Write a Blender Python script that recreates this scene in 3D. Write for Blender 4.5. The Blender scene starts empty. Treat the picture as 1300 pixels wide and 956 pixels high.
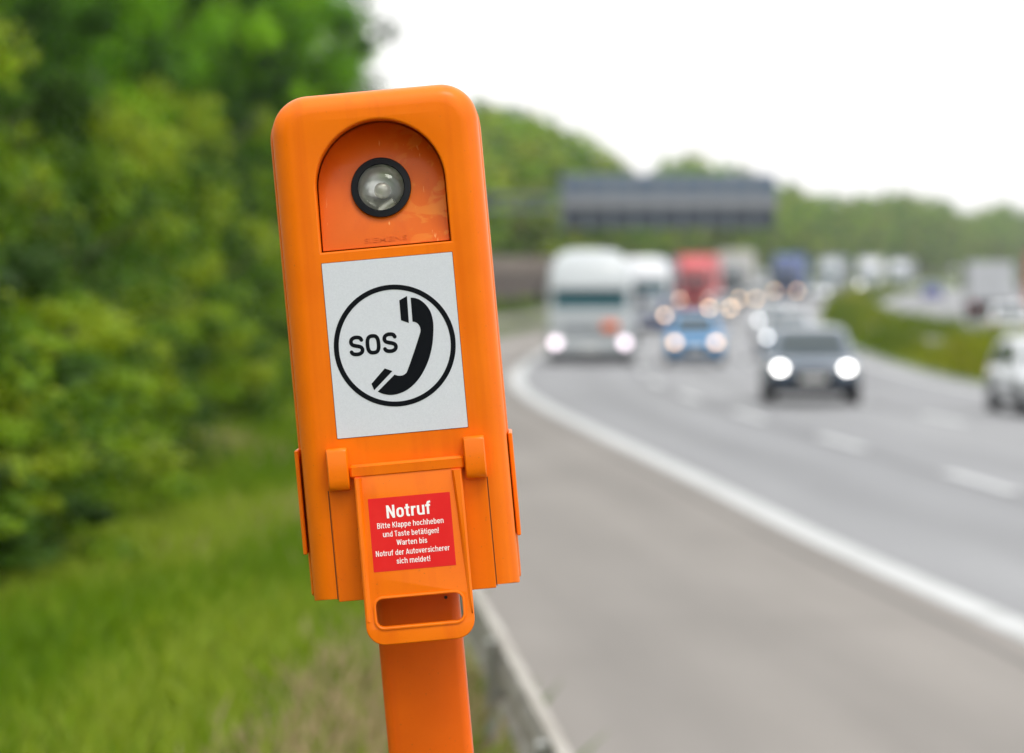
import bpy, math, random
import numpy as np
from mathutils import Vector, Matrix
from mathutils.geometry import tessellate_polygon
random.seed(7)
rng = np.random.default_rng(11)
R = math.radians
S = bpy.context.scene
C = S.collection
PI = math.pi

# ------------------------------------------------------------------ helpers
def tag(o, label=None, cat=None, group=None, kind=None):
    if label: o['label'] = label
    if cat: o['category'] = cat
    if group: o['group'] = group
    if kind: o['kind'] = kind
    return o

def empty(name, loc=(0, 0, 0), rz=0.0):
    o = bpy.data.objects.new(name, None)
    o.empty_display_size = 0.2
    o.location = loc
    o.rotation_euler = (0, 0, rz)
    C.objects.link(o)
    return o

class MB:
    def __init__(s): s.v = []; s.f = []
    def add(s, vs, fs):
        n = len(s.v)
        s.v += [tuple(p) for p in vs]
        s.f += [tuple(i + n for i in f) for f in fs]
        return s
    def box(s, x0, x1, y0, y1, z0, z1):
        vs = [(x, y, z) for z in (z0, z1) for y in (y0, y1) for x in (x0, x1)]
        return s.add(vs, [(0, 2, 3, 1), (4, 5, 7, 6), (0, 1, 5, 4), (2, 6, 7, 3), (0, 4, 6, 2), (1, 3, 7, 5)])
    def bbox(s, x0, x1, y0, y1, z0, z1, b=0.01):
        # box with chamfered edges: stacked rings of a chamfered rectangle
        def ring(x0, x1, y0, y1, z, b):
            return [(x0+b, y0, z), (x1-b, y0, z), (x1, y0+b, z), (x1, y1-b, z), (x1-b, y1, z), (x0+b, y1, z), (x0, y1-b, z), (x0, y0+b, z)]
        vs = ring(x0+b, x1-b, y0+b, y1-b, z0, b*.5) + ring(x0, x1, y0, y1, z0+b, b) + ring(x0, x1, y0, y1, z1-b, b) + ring(x0+b, x1-b, y0+b, y1-b, z1, b*.5)
        fs = [tuple(range(7, -1, -1)), tuple(range(24, 32))]
        for k in range(3):
            for i in range(8):
                j = (i+1) % 8
                fs.append((k*8+i, k*8+j, k*8+8+j, k*8+8+i))
        return s.add(vs, fs)
    def loft(s, rings, cap=True, closed=True):
        n = len(rings[0]); vs = [p for r in rings for p in r]; fs = []
        for k in range(len(rings)-1):
            for i in range(n if closed else n-1):
                j = (i+1) % n
                fs.append((k*n+i, k*n+j, (k+1)*n+j, (k+1)*n+i))
        if cap:
            fs.append(tuple(range(n-1, -1, -1)))
            fs.append(tuple((len(rings)-1)*n + i for i in range(n)))
        return s.add(vs, fs)
    def tube(s, p0, p1, r0, r1=None, n=10):
        r1 = r0 if r1 is None else r1
        p0, p1 = Vector(p0), Vector(p1); d = (p1-p0).normalized()
        a = d.orthogonal().normalized(); b = d.cross(a)
        rs = []
        for p, r in ((p0, r0), (p1, r1)):
            rs.append([p + a*r*math.cos(2*PI*i/n) + b*r*math.sin(2*PI*i/n) for i in range(n)])
        return s.loft(rs)
    def lathe(s, prof, axis='x', c=(0, 0, 0), n=24, flip=1):
        # prof: (offset along axis, radius)
        rs = []
        for a, r in prof:
            ring = []
            for i in range(n):
                t = 2*PI*i/n
                u, w = r*math.cos(t), r*math.sin(t)
                p = (a*flip, u, w) if axis == 'x' else ((u, a*flip, w) if axis == 'y' else (u, w, a*flip))
                ring.append((p[0]+c[0], p[1]+c[1], p[2]+c[2]))
            rs.append(ring)
        return s.loft(rs)
    def ell(s, c, rx, ry, rz, n=16, m=9):
        rs = []
        for k in range(1, m):
            t = PI*k/m
            rs.append([(c[0]+rx*math.sin(t)*math.cos(2*PI*i/n), c[1]+ry*math.sin(t)*math.sin(2*PI*i/n), c[2]+rz*math.cos(t)) for i in range(n)])
        return s.loft(rs)
    def build(s, name, mat, parent=None, smooth=None, loc=None):
        me = bpy.data.meshes.new(name)
        me.from_pydata([tuple(map(float, p)) for p in s.v], [], s.f)
        me.validate()
        import bmesh
        bm = bmesh.new(); bm.from_mesh(me)
        bmesh.ops.remove_doubles(bm, verts=bm.verts, dist=1e-5)
        bmesh.ops.recalc_face_normals(bm, faces=bm.faces)
        bm.to_mesh(me); bm.free()
        me.materials.append(mat)
        if smooth is not None:
            me.shade_smooth(); me.set_sharp_from_angle(angle=R(smooth))
        o = bpy.data.objects.new(name, me)
        if loc: o.location = loc
        C.objects.link(o)
        if parent: o.parent = parent
        return o

def mesh_np(name, V, F, mat, col=None, parent=None):
    """V (n,3), F (m,4) quads; col per face corner colour by face"""
    me = bpy.data.meshes.new(name)
    V = np.asarray(V, dtype=np.float32); F = np.asarray(F, dtype=np.int32)
    k = F.shape[1]
    me.vertices.add(len(V)); me.vertices.foreach_set('co', V.ravel())
    me.loops.add(F.size); me.loops.foreach_set('vertex_index', F.ravel())
    me.polygons.add(len(F))
    me.polygons.foreach_set('loop_start', np.arange(0, F.size, k, dtype=np.int32))
    me.update(calc_edges=True)
    if col is not None:
        a = me.attributes.new('tint', 'FLOAT_COLOR', 'FACE')
        c4 = np.ones((len(F), 4), np.float32); c4[:, :3] = col
        a.data.foreach_set('color', c4.ravel())
    me.materials.append(mat)
    o = bpy.data.objects.new(name, me); C.objects.link(o)
    if parent: o.parent = parent
    return o

# ------------------------------------------------------------------ materials
def mat(name, col, rough=0.5, metal=0.0, coat=0.0, spec=0.5, noise=None, bump=None, emit=None, estr=0.0):
    """noise: (scale, colour2, lo, hi, [stretch])  bump: (scale, strength, distance)"""
    m = bpy.data.materials.new(name); m.use_nodes = True
    nt = m.node_tree; b = nt.nodes['Principled BSDF']
    b.inputs['Base Color'].default_value = (*col, 1)
    b.inputs['Roughness'].default_value = rough
    b.inputs['Metallic'].default_value = metal
    b.inputs['Coat Weight'].default_value = coat
    b.inputs['Coat Roughness'].default_value = 0.15
    b.inputs['Specular IOR Level'].default_value = spec
    tc = nt.nodes.new('ShaderNodeTexCoord')
    if noise:
        mp = nt.nodes.new('ShaderNodeMapping'); nt.links.new(tc.outputs['Object'], mp.inputs['Vector'])
        if len(noise) > 4: mp.inputs['Scale'].default_value = noise[4]
        n = nt.nodes.new('ShaderNodeTexNoise'); n.inputs['Scale'].default_value = noise[0]; n.inputs['Detail'].default_value = 6
        nt.links.new(mp.outputs['Vector'], n.inputs['Vector'])
        r = nt.nodes.new('ShaderNodeValToRGB')
        r.color_ramp.elements[0].position = noise[2]; r.color_ramp.elements[1].position = noise[3]
        r.color_ramp.elements[0].color = (*col, 1); r.color_ramp.elements[1].color = (*noise[1], 1)
        nt.links.new(n.outputs['Fac'], r.inputs['Fac']); nt.links.new(r.outputs['Color'], b.inputs['Base Color'])
    if bump:
        n2 = nt.nodes.new('ShaderNodeTexNoise'); n2.inputs['Scale'].default_value = bump[0]; n2.inputs['Detail'].default_value = 4
        nt.links.new(tc.outputs['Object'], n2.inputs['Vector'])
        bp = nt.nodes.new('ShaderNodeBump'); bp.inputs['Strength'].default_value = bump[1]; bp.inputs['Distance'].default_value = bump[2]
        nt.links.new(n2.outputs['Fac'], bp.inputs['Height']); nt.links.new(bp.outputs['Normal'], b.inputs['Normal'])
    if emit:
        b.inputs['Emission Color'].default_value = (*emit, 1); b.inputs['Emission Strength'].default_value = estr
        m.cycles.emission_sampling = 'NONE'
    return m

def foliage(name, gain=(1, 1, 1), trans=0.22):
    m = bpy.data.materials.new(name); m.use_nodes = True
    nt = m.node_tree; b = nt.nodes['Principled BSDF']; out = nt.nodes['Material Output']
    at = nt.nodes.new('ShaderNodeAttribute'); at.attribute_name = 'tint'
    mx = nt.nodes.new('ShaderNodeMix'); mx.data_type = 'RGBA'; mx.blend_type = 'MULTIPLY'; mx.inputs[0].default_value = 1
    nt.links.new(at.outputs['Color'], mx.inputs[6]); mx.inputs[7].default_value = (*gain, 1)
    nt.links.new(mx.outputs[2], b.inputs['Base Color'])
    b.inputs['Roughness'].default_value = 0.55; b.inputs['Specular IOR Level'].default_value = 0.12
    tr = nt.nodes.new('ShaderNodeBsdfTranslucent')
    hs = nt.nodes.new('ShaderNodeHueSaturation'); hs.inputs['Saturation'].default_value = 1.1; hs.inputs['Value'].default_value = 1.5
    nt.links.new(mx.outputs[2], hs.inputs['Color']); nt.links.new(hs.outputs['Color'], tr.inputs['Color'])
    ms = nt.nodes.new('ShaderNodeMixShader'); ms.inputs[0].default_value = trans
    nt.links.new(b.outputs[0], ms.inputs[1]); nt.links.new(tr.outputs[0], ms.inputs[2])
    nt.links.new(ms.outputs[0], out.inputs['Surface'])
    return m

M = {}
M['leaf'] = foliage('leaf_near')
M['leaf_far'] = foliage('leaf_far')
M['blade'] = foliage('grass_blades', trans=0.35)
M['bark'] = mat('bark', (.09, .07, .05), .9, noise=(6, (.17, .14, .10), .35, .7, (3, 3, .6)), bump=(20, .5, .02))
M['soil'] = mat('verge_soil', (.085, .125, .016), .95, noise=(.9, (.10, .145, .03), .48, .66), bump=(14, .6, .04))
M['asphalt'] = mat('lane_asphalt', (.205, .204, .211), .8, noise=(.22, (.248, .246, .250), .35, .7, (1.2, .12, 1)), bump=(60, .2, .01))
M['shoulder'] = mat('shoulder_asphalt', (.190, .170, .152), .85, noise=(.3, (.240, .216, .195), .35, .68, (1, .3, 1)), bump=(60, .2, .01))
M['paint_line'] = mat('line_paint', (.46, .46, .455), .6, noise=(1.6, (.34, .34, .33), .40, .72))
M['dash_paint'] = mat('dash_paint', (.54, .54, .54), .6, noise=(2.5, (.42, .42, .42), .35, .7))
M['galv'] = mat('galvanised_steel', (.42, .42, .40), .45, metal=.6, noise=(3, (.30, .29, .27), .4, .7), bump=(30, .15, .004))
M['galv_dirty'] = mat('weathered_steel', (.44, .41, .36), .55, metal=.10, noise=(2, (.27, .235, .195), .35, .7))
M['tyre'] = mat('tyre_rubber', (.012, .012, .013), .9, spec=.15)
M['rim'] = mat('wheel_rim', (.45, .46, .48), .3, metal=.8)
M['glass'] = mat('car_glass', (.03, .045, .05), .08, spec=.5)
M['glass_teal'] = mat('cab_glass', (.012, .075, .09), .15, spec=.2)
M['dark'] = mat('dark_plastic', (.02, .02, .022), .5)
M['grille'] = mat('grille_plastic', (.010, .012, .018), .6, spec=.15)
M['plate'] = mat('number_plate', (.72, .72, .70), .5)
M['chrome'] = mat('lamp_reflector', (.75, .75, .76), .2, metal=.9)
M['chassis'] = mat('chassis', (.012, .012, .014), .8, spec=.1)
M['red_lens'] = mat('tail_lens', (.45, .01, .01), .3)
M['hazard'] = mat('hazard_plate', (.85, .16, .02), .5)
M['wood'] = mat('barrier_wood', (.050, .030, .024), .85, noise=(.8, (.085, .052, .042), .35, .7, (1, 1, 5)), bump=(8, .4, .02))
M['cap'] = mat('barrier_cap', (.16, .12, .095), .85, noise=(.6, (.22, .17, .14), .4, .7))
M['conc'] = mat('concrete', (.20, .18, .16), .85, noise=(3, (.22, .2, .18), .4, .7))
M['gantry'] = mat('gantry_steel', (.16, .185, .21), .5, metal=.3)
M['gantry_panel'] = mat('sign_back', (.095, .13, .18), .5, metal=.1, noise=(.7, (.12, .155, .20), .4, .7))
M['gantry_dark'] = mat('sign_housing', (.045, .06, .085), .55)

def wear(m, track, seams):
    # wheel tracks, tar seams and patches running along the road (uses the distance across the carriageway)
    nt = m.node_tree; b = nt.nodes['Principled BSDF']; src = b.inputs['Base Color'].links[0].from_socket
    at = nt.nodes.new('ShaderNodeAttribute'); at.attribute_name = 'across'
    tc = nt.nodes.new('ShaderNodeTexCoord'); sx = nt.nodes.new('ShaderNodeSeparateXYZ'); nt.links.new(tc.outputs['Object'], sx.inputs[0])
    def mth(op, a, bb):
        n = nt.nodes.new('ShaderNodeMath'); n.operation = op
        for i, q in enumerate((a, bb)):
            if isinstance(q, (int, float)): n.inputs[i].default_value = q
            elif q is not None: nt.links.new(q, n.inputs[i])
        return n.outputs[0]
    a = mth('MULTIPLY', at.outputs['Fac'], 2*math.pi/1.6); c = mth('COSINE', mth('SUBTRACT', a, .1), None)
    trk = mth('MULTIPLY', mth('ADD', c, 1.0), track*.5)
    cb = nt.nodes.new('ShaderNodeCombineXYZ'); nt.links.new(at.outputs['Fac'], cb.inputs[0]); nt.links.new(mth('MULTIPLY', sx.outputs['Y'], .05), cb.inputs[1])
    nz = nt.nodes.new('ShaderNodeTexNoise'); nz.inputs['Scale'].default_value = 1.1; nz.inputs['Detail'].default_value = 5; nt.links.new(cb.outputs[0], nz.inputs['Vector'])
    mr = nt.nodes.new('ShaderNodeMapRange'); mr.inputs[1].default_value = .35; mr.inputs[2].default_value = .68; mr.inputs[3].default_value = 1.08; mr.inputs[4].default_value = .86
    nt.links.new(nz.outputs['Fac'], mr.inputs[0])
    f = mth('SUBTRACT', mr.outputs[0], trk)
    for s0 in seams:
        d = mth('ABSOLUTE', mth('SUBTRACT', at.outputs['Fac'], s0), None)
        f = mth('SUBTRACT', f, mth('MULTIPLY', mth('LESS_THAN', d, .05), .35))
    # transverse joints
    fr = mth('FRACT', mth('MULTIPLY', sx.outputs['Y'], 1/9.0), None)
    f = mth('SUBTRACT', f, mth('MULTIPLY', mth('LESS_THAN', fr, .010), .18))
    vm = nt.nodes.new('ShaderNodeVectorMath'); vm.operation = 'SCALE'; nt.links.new(src, vm.inputs[0]); nt.links.new(f, vm.inputs['Scale'])
    nt.links.new(vm.outputs[0], b.inputs['Base Color'])
wear(M['asphalt'], .10, (3.12, 6.35)); wear(M['shoulder'], .03, (-.45,))
def paint(name, col, rough=.3): return mat(name, col, rough, coat=.6)

def lamp(name, col, s): return mat(name, (.8, .8, .8), .3, emit=col, estr=s)
LAMP = {'pink': lamp('lamp_cool', (1.0, .80, .92), 2.3), 'warm': lamp('lamp_warm', (1.0, .60, .30), 3.6), 'white': lamp('lamp_white', (1.0, .98, .95), 6.5),
        'dim': lamp('lamp_dim', (1.0, .66, .40), 5), 'cool': lamp('lamp_pale', (.95, .97, 1.0), 3.5), 'far': lamp('lamp_far_warm', (1.0, .62, .32), 9), 'farcool': lamp('lamp_far_white', (1.0, .96, .92), 12)}

# ------------------------------------------------------------------ road alignment
KN = np.array([(-60, 8.6), (0, 4.95), (26.4, 3.52), (34, 2.97), (48, 2.17), (60.6, 1.39), (72, .72), (81.8, .30), (95, .1), (111, .41), (140, 1.6), (180, 4.0), (225, 7.2),
               (270, 11), (348, 19.5), (420, 29), (500, 41.5), (600, 60), (750, 93), (950, 145), (1200, 225), (1700, 430)], float)
_yy = np.arange(-60, 1700.5, 1.0)
def _herm():
    x, y = KN[:, 0], KN[:, 1]
    d = np.gradient(y, x)
    i = np.clip(np.searchsorted(x, _yy, side='right')-1, 0, len(x)-2)
    h = x[i+1]-x[i]; t = (_yy-x[i])/h
    v = (2*t**3-3*t**2+1)*y[i] + (t**3-2*t**2+t)*h*d[i] + (-2*t**3+3*t**2)*y[i+1] + (t**3-t**2)*h*d[i+1]
    k = np.exp(-np.linspace(-2, 2, 9)**2/2); k /= k.sum()
    vv = np.convolve(np.pad(v, 4, mode='reflect', reflect_type='odd'), k, mode='valid')
    return vv
_xx = _herm()
def xe(Y): return np.interp(Y, _yy, _xx)
def zr(Y): return np.interp(Y, [0, 210, 270, 320, 450, 700, 1700], [0, 0, .3, .6, 1.2, 2.0, 2.6])
def head(Y):
    return math.atan2(float(xe(Y+1.5)-xe(Y-1.5)), 3.0)       # heading: angle from +Y towards +X
_off = [-2500, -300, -60, -25, -12, -8, -6.2, -4.9, -4.5, -4.15, -3.98, -3.85, -3.7, 10.7, 10.95, 11.6, 12.6, 13.6, 14.2, 14.45, 29.0, 29.3, 31, 45, 120, 3000]
_hh = [6, 5, 3.0, 2.0, 1.10, .84, .70, .50, .40, .10, .02, -.01, -.06, -.06, .03, .28, .42, .28, .03, -.06, -.06, 0, .2, 1.2, 2.5, 5]
def gz(off, Y): return np.interp(off, _off, _hh) + zr(Y)

def strip(name, offs, Ys, zfun, m, parent=None):
    offs = np.array(offs, float); Ys = np.array(Ys, float)
    O, YY = np.meshgrid(offs, Ys)
    V = np.stack([xe(YY)+O, YY, zfun(O, YY)], -1).reshape(-1, 3)
    n, k = len(Ys), len(offs)
    a = (np.arange(n-1)[:, None]*k + np.arange(k-1)[None, :]).ravel()
    F = np.stack([a, a+1, a+k+1, a+k], -1)
    o = mesh_np(name, V, F, m, parent=parent)
    at = o.data.attributes.new('across', 'FLOAT', 'POINT'); at.data.foreach_set('value', O.ravel().astype(np.float32))
    o.data.shade_smooth()
    return o
YS = np.concatenate([np.arange(-50, 140, 3), np.arange(140, 500, 8), np.arange(500, 1701, 30)])
offs_g = np.unique(np.concatenate([np.array(_off), np.arange(-12, -3.4, .5), np.arange(11, 14.2, .4)]))
def ground_z(O, Y):
    z = gz(O, Y)
    rough = (np.sin(O*2.1+Y*.7)*.025 + np.sin(O*.9-Y*.33)*.04)
    return z + np.where((O < -4.4) & (O > -70), rough, 0)
g = strip('ground', offs_g, YS, ground_z, M['soil']); tag(g, kind='structure')
tag(strip('shoulder_road', [-3.86, -2, -.1], YS, lambda O, Y: zr(Y)+0*O, M['shoulder']), kind='structure')
tag(strip('road', [-.1, 2, 4, 6, 8, 10.85], YS, lambda O, Y: zr(Y)+0*O, M['asphalt']), kind='structure')
tag(strip('opposite_road', [14.3, 17, 20, 23, 26, 29.1], YS, lambda O, Y: zr(Y)+0*O, M['asphalt']), kind='structure')
tag(strip('edge_line', [-.17, .17], YS, lambda O, Y: zr(Y)+.006+0*O, M['paint_line']), kind='structure')
tag(strip('inner_edge_line', [9.75, 9.93], YS, lambda O, Y: zr(Y)+.005+0*O, M['dash_paint']), kind='structure')
tag(strip('opposite_edge_line', [15.2, 15.38], YS, lambda O, Y: zr(Y)+.005+0*O, M['dash_paint']), kind='structure')
def dashes(name, off, ph, y1=520):
    mb = MB(); y = ph
    while y < y1:
        w = .10
        pts = []
        for t in (0, 1.5, 3.0, 4.5):
            Y = y+t; x = float(xe(Y))+off; z = float(zr(Y))+.005
            pts.append([(x-w, Y, z), (x+w, Y, z)])
        for a, b in zip(pts[:-1], pts[1:]):
            mb.add([a[0], a[1], b[1], b[0]], [(0, 1, 2, 3)])
        y += 11.2
    return tag(mb.build(name, M['dash_paint']), kind='structure')
dashes('lane_marking', 3.3, 43.7-33.6); dashes('lane_marking', 6.5, 64.7-56)
dashes('opposite_lane_marking', 18.6, 10); dashes('opposite_lane_marking', 22.0, 14)

# ------------------------------------------------------------------ emergency phone
TH = R(5.2); PX = .001; D = 4.875; LP = 1.42
def L(u, v):      # photo pixel -> plane of the phone's front (metres, z from the box's lower edge)
    dx, dy = u-526, v-751
    c, s = math.cos(TH), math.sin(TH)
    return ((dx*c - dy*s)*PX, (-dx*s - dy*c)*PX)
orange = (.93, .180, .000)
def orange_mat(name, base=orange, scuff=False):
    m = mat(name, base, .38, coat=.16, spec=.15)
    nt = m.node_tree; b = nt.nodes['Principled BSDF']
    b.inputs['Coat Roughness'].default_value = .22
    tc = nt.nodes.new('ShaderNodeTexCoord')
    n = nt.nodes.new('ShaderNodeTexNoise'); n.inputs['Scale'].default_value = 9; n.inputs['Detail'].default_value = 5
    nt.links.new(tc.outputs['Object'], n.inputs['Vector'])
    r = nt.nodes.new('ShaderNodeValToRGB'); e = r.color_ramp.elements
    e[0].position = .3; e[1].position = .72
    e[0].color = (base[0]*.93, base[1]*.9, base[2], 1); e[1].color = (min(1, base[0]*1.03), base[1]*1.1, base[2], 1)
    nt.links.new(n.outputs['Fac'], r.inputs['Fac'])
    last = r.outputs['Color']
    # rain streaks and faded bands running down the housing
    mpS = nt.nodes.new('ShaderNodeMapping'); mpS.inputs['Scale'].default_value = (38, 38, 1.6); nt.links.new(tc.outputs['Object'], mpS.inputs[0])
    nS = nt.nodes.new('ShaderNodeTexNoise'); nS.inputs['Scale'].default_value = 1; nS.inputs['Detail'].default_value = 5; nt.links.new(mpS.outputs[0], nS.inputs['Vector'])
    rS = nt.nodes.new('ShaderNodeMapRange'); rS.inputs[1].default_value = .52; rS.inputs[2].default_value = .78; rS.inputs[3].default_value = 0; rS.inputs[4].default_value = .60
    nt.links.new(nS.outputs['Fac'], rS.inputs[0])
    mS = nt.nodes.new('ShaderNodeMix'); mS.data_type = 'RGBA'; nt.links.new(rS.outputs[0], mS.inputs[0]); nt.links.new(last, mS.inputs[6]); mS.inputs[7].default_value = (base[0]*.80, base[1]*.62, .002, 1)
    last = mS.outputs[2]
    # fine dirt specks
    v = nt.nodes.new('ShaderNodeTexNoise'); v.inputs['Scale'].default_value = 260; v.inputs['Detail'].default_value = 2
    nt.links.new(tc.outputs['Object'], v.inputs['Vector'])
    r2 = nt.nodes.new('ShaderNodeValToRGB'); r2.color_ramp.elements[0].position = .70; r2.color_ramp.elements[1].position = .78
    nt.links.new(v.outputs['Fac'], r2.inputs['Fac'])
    mx = nt.nodes.new('ShaderNodeMix'); mx.data_type = 'RGBA'
    ml = nt.nodes.new('ShaderNodeMath'); ml.operation = 'MULTIPLY'; ml.inputs[1].default_value = .45
    nt.links.new(r2.outputs['Color'], ml.inputs[0]); nt.links.new(ml.outputs[0], mx.inputs[0])
    nt.links.new(last, mx.inputs[6]); mx.inputs[7].default_value = (.35, .10, .02, 1)
    last = mx.outputs[2]
    if scuff:     # dried pale film to the right of the lamp
        s1 = nt.nodes.new('ShaderNodeTexNoise'); s1.inputs['Scale'].default_value = 26; s1.inputs['Detail'].default_value = 7; s1.inputs['Distortion'].default_value = 1.6
        nt.links.new(tc.outputs['Object'], s1.inputs['Vector'])
        sx = nt.nodes.new('ShaderNodeSeparateXYZ'); nt.links.new(tc.outputs['Object'], sx.inputs[0])
        mr = nt.nodes.new('ShaderNodeMapRange'); mr.inputs[1].default_value = .012; mr.inputs[2].default_value = .070
        nt.links.new(sx.outputs['X'], mr.inputs[0])
        a = nt.nodes.new('ShaderNodeMath'); a.operation = 'MULTIPLY'
        rr = nt.nodes.new('ShaderNodeValToRGB'); rr.color_ramp.elements[0].position = .47; rr.color_ramp.elements[1].position = .53
        nt.links.new(s1.outputs['Fac'], rr.inputs['Fac'])
        nt.links.new(rr.outputs['Color'], a.inputs[0]); nt.links.new(mr.outputs[0], a.inputs[1])
        a2 = nt.nodes.new('ShaderNodeMath'); a2.operation = 'MULTIPLY'; a2.inputs[1].default_value = .55; nt.links.new(a.outputs[0], a2.inputs[0])
        m2 = nt.nodes.new('ShaderNodeMix'); m2.data_type = 'RGBA'; nt.links.new(a2.outputs[0], m2.inputs[0])
        nt.links.new(last, m2.inputs[6]); m2.inputs[7].default_value = (.78, .27, .03, 1); last = m2.outputs[2]
        # small pale scratches
        s3 = nt.nodes.new('ShaderNodeTexNoise'); s3.inputs['Scale'].default_value = 70; s3.inputs['Detail'].default_value = 3
        mp3 = nt.nodes.new('ShaderNodeMapping'); mp3.inputs['Scale'].default_value = (2.2, 1, .5); nt.links.new(tc.outputs['Object'], mp3.inputs[0]); nt.links.new(mp3.outputs[0], s3.inputs['Vector'])
        r3 = nt.nodes.new('ShaderNodeValToRGB'); r3.color_ramp.elements[0].position = .69; r3.color_ramp.elements[1].position = .74
        nt.links.new(s3.outputs['Fac'], r3.inputs['Fac'])
        a3 = nt.nodes.new('ShaderNodeMath'); a3.operation = 'MULTIPLY'; a3.inputs[1].default_value = .7; nt.links.new(r3.outputs['Color'], a3.inputs[0])
        m3 = nt.nodes.new('ShaderNodeMix'); m3.data_type = 'RGBA'; nt.links.new(a3.outputs[0], m3.inputs[0])
        nt.links.new(last, m3.inputs[6]); m3.inputs[7].default_value = (.9, .45, .15, 1); last = m3.outputs[2]
    nt.links.new(last, b.inputs['Base Color'])
    # roughness + orange peel
    rr2 = nt.nodes.new('ShaderNodeMapRange'); rr2.inputs[3].default_value = .30; rr2.inputs[4].default_value = .50
    nt.links.new(n.outputs['Fac'], rr2.inputs[0]); nt.links.new(rr2.outputs[0], b.inputs['Roughness'])
    pb = nt.nodes.new('ShaderNodeTexNoise'); pb.inputs['Scale'].default_value = 420
    nt.links.new(tc.outputs['Object'], pb.inputs['Vector'])
    bp = nt.nodes.new('ShaderNodeBump'); bp.inputs['Strength'].default_value = .08; bp.inputs['Distance'].default_value = .001
    nt.links.new(pb.outputs['Fac'], bp.inputs['Height']); nt.links.new(bp.outputs['Normal'], b.inputs['Normal'])
    return m
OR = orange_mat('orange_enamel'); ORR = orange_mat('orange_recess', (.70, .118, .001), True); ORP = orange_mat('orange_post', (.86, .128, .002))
M['seam'] = mat('seam_gap', (.10, .02, .004), .9)
M['ink'] = mat('black_print', (.003, .004, .007), .5, spec=.12)
M['rubber'] = mat('black_rubber', (.003, .004, .006), .4, spec=.15)
M['sticker'] = mat('red_sticker', (.72, .010, .009), .4, spec=.2, noise=(40, (.74, .016, .012), .4, .7))
M['white_print'] = mat('white_print', (.92, .88, .86), .5)
m = mat('reflective_sheet', (.60, .62, .70), .4, spec=.3)
nt = m.node_tree; tc = nt.nodes.new('ShaderNodeTexCoord'); vo = nt.nodes.new('ShaderNodeTexVoronoi'); vo.inputs['Scale'].default_value = 520
nt.links.new(tc.outputs['Object'], vo.inputs['Vector'])
cr = nt.nodes.new('ShaderNodeValToRGB'); cr.color_ramp.elements[0].color = (.655, .67, .735, 1); cr.color_ramp.elements[1].color = (.71, .725, .79, 1)
nt.links.new(vo.outputs['Color'], cr.inputs['Fac']); nt.links.new(cr.outputs['Color'], nt.nodes['Principled BSDF'].inputs['Base Color'])
M['sheet'] = m
m = mat('lens_glass', (.95, .96, .95), .03); m.node_tree.nodes['Principled BSDF'].inputs['Transmission Weight'].default_value = 1
m.node_tree.nodes['Principled BSDF'].inputs['IOR'].default_value = 1.35
M['lens'] = m
M['bowl'] = mat('reflector_bowl', (.62, .61, .57), .32, metal=.85, noise=(30, (.40, .39, .36), .35, .7))
M['bulb'] = mat('bulb_cap', (.50, .48, .40), .25, metal=.3)

ph = empty('emergency_phone')
O3 = Vector(((526-650)/1000, D, 2.4-(751-357)/1000))
ph.rotation_euler = (0, -TH, 0)
ph.location = O3 + Vector((LP*math.sin(TH), 0, -LP*math.cos(TH)))
tag(ph, 'orange leaning roadside emergency phone with SOS handset sign and red Notruf flap', 'emergency phone')

def signed_area(p): return .5*sum(p[i][0]*p[(i+1) % len(p)][1]-p[(i+1) % len(p)][0]*p[i][1] for i in range(len(p)))
def ccw(p): return p if signed_area(p) > 0 else p[::-1]
def inset(p, d):      # p ccw; positive d shrinks
    n = len(p); out = []
    for i in range(n):
        a, b, c = Vector(p[i-1]), Vector(p[i]), Vector(p[(i+1) % n])
        e1 = (b-a).normalized(); e2 = (c-b).normalized()
        n1 = Vector((-e1.y, e1.x)); n2 = Vector((-e2.y, e2.x))
        k = 1+n1.dot(n2)
        o = b + (n1+n2)*(d/max(k, .3))
        out.append((o.x, o.y))
    return out
def tess(outer, holes):
    pts = [[Vector((x, y, 0)) for x, y in outer]] + [[Vector((x, y, 0)) for x, y in h] for h in holes]
    return [p for l in pts for p in l], tessellate_polygon(pts)
def plate(mb, outer, holes, y0, y1, bev=0.0, yf=None, back=True, nb=3, z0=LP):
    """flat shape in x,z; front at y0 (towards the camera), back at y1"""
    outer = ccw(outer); holes = [ccw(h) for h in holes]
    yf = yf or (lambda x, z: 0.0)
    def P(x, z, y): return (x, y+yf(x, z), z+z0)
    po = inset(outer, bev) if bev else outer
    ph_ = [inset(h, -bev) if bev else h for h in holes]
    allp, tr = tess(po, ph_)
    mb.add([P(p.x, p.y, y0) for p in allp], [tuple(t) for t in tr])
    for ring, sgn in [(outer, 1)] + [(h, -1) for h in holes]:
        levels = []
        if bev:
            for k in range(nb+1):
                a = PI/2*k/nb
                levels.append((inset(ring, sgn*bev*(1-math.sin(a))), y0+bev*(1-math.cos(a))))
        else: levels.append((ring, y0))
        levels.append((ring, y1))
        mb.loft([[P(x, z, y) for x, z in r] for r, y in levels], cap=False)
    if back:
        allp, tr = tess(outer, holes)
        mb.add([P(p.x, p.y, y1) for p in allp], [tuple(t) for t in tr])
    return mb
def rrect(x0, x1, z0, z1, r, n=8):
    """r: (bl, br, tr, tl)"""
    if not isinstance(r, tuple): r = (r,)*4
    out = []
    for (cx, cz, rr, a0) in ((x0+r[0], z0+r[0], r[0], PI), (x1-r[1], z0+r[1], r[1], 1.5*PI), (x1-r[2], z1-r[2], r[2], 0), (x0+r[3], z1-r[3], r[3], PI/2)):
        if rr <= 1e-6: out.append((cx, cz)); continue
        for k in range(n+1):
            a = a0+PI/2*k/n; out.append((cx+rr*math.cos(a), cz+rr*math.sin(a)))
    return out
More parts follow.
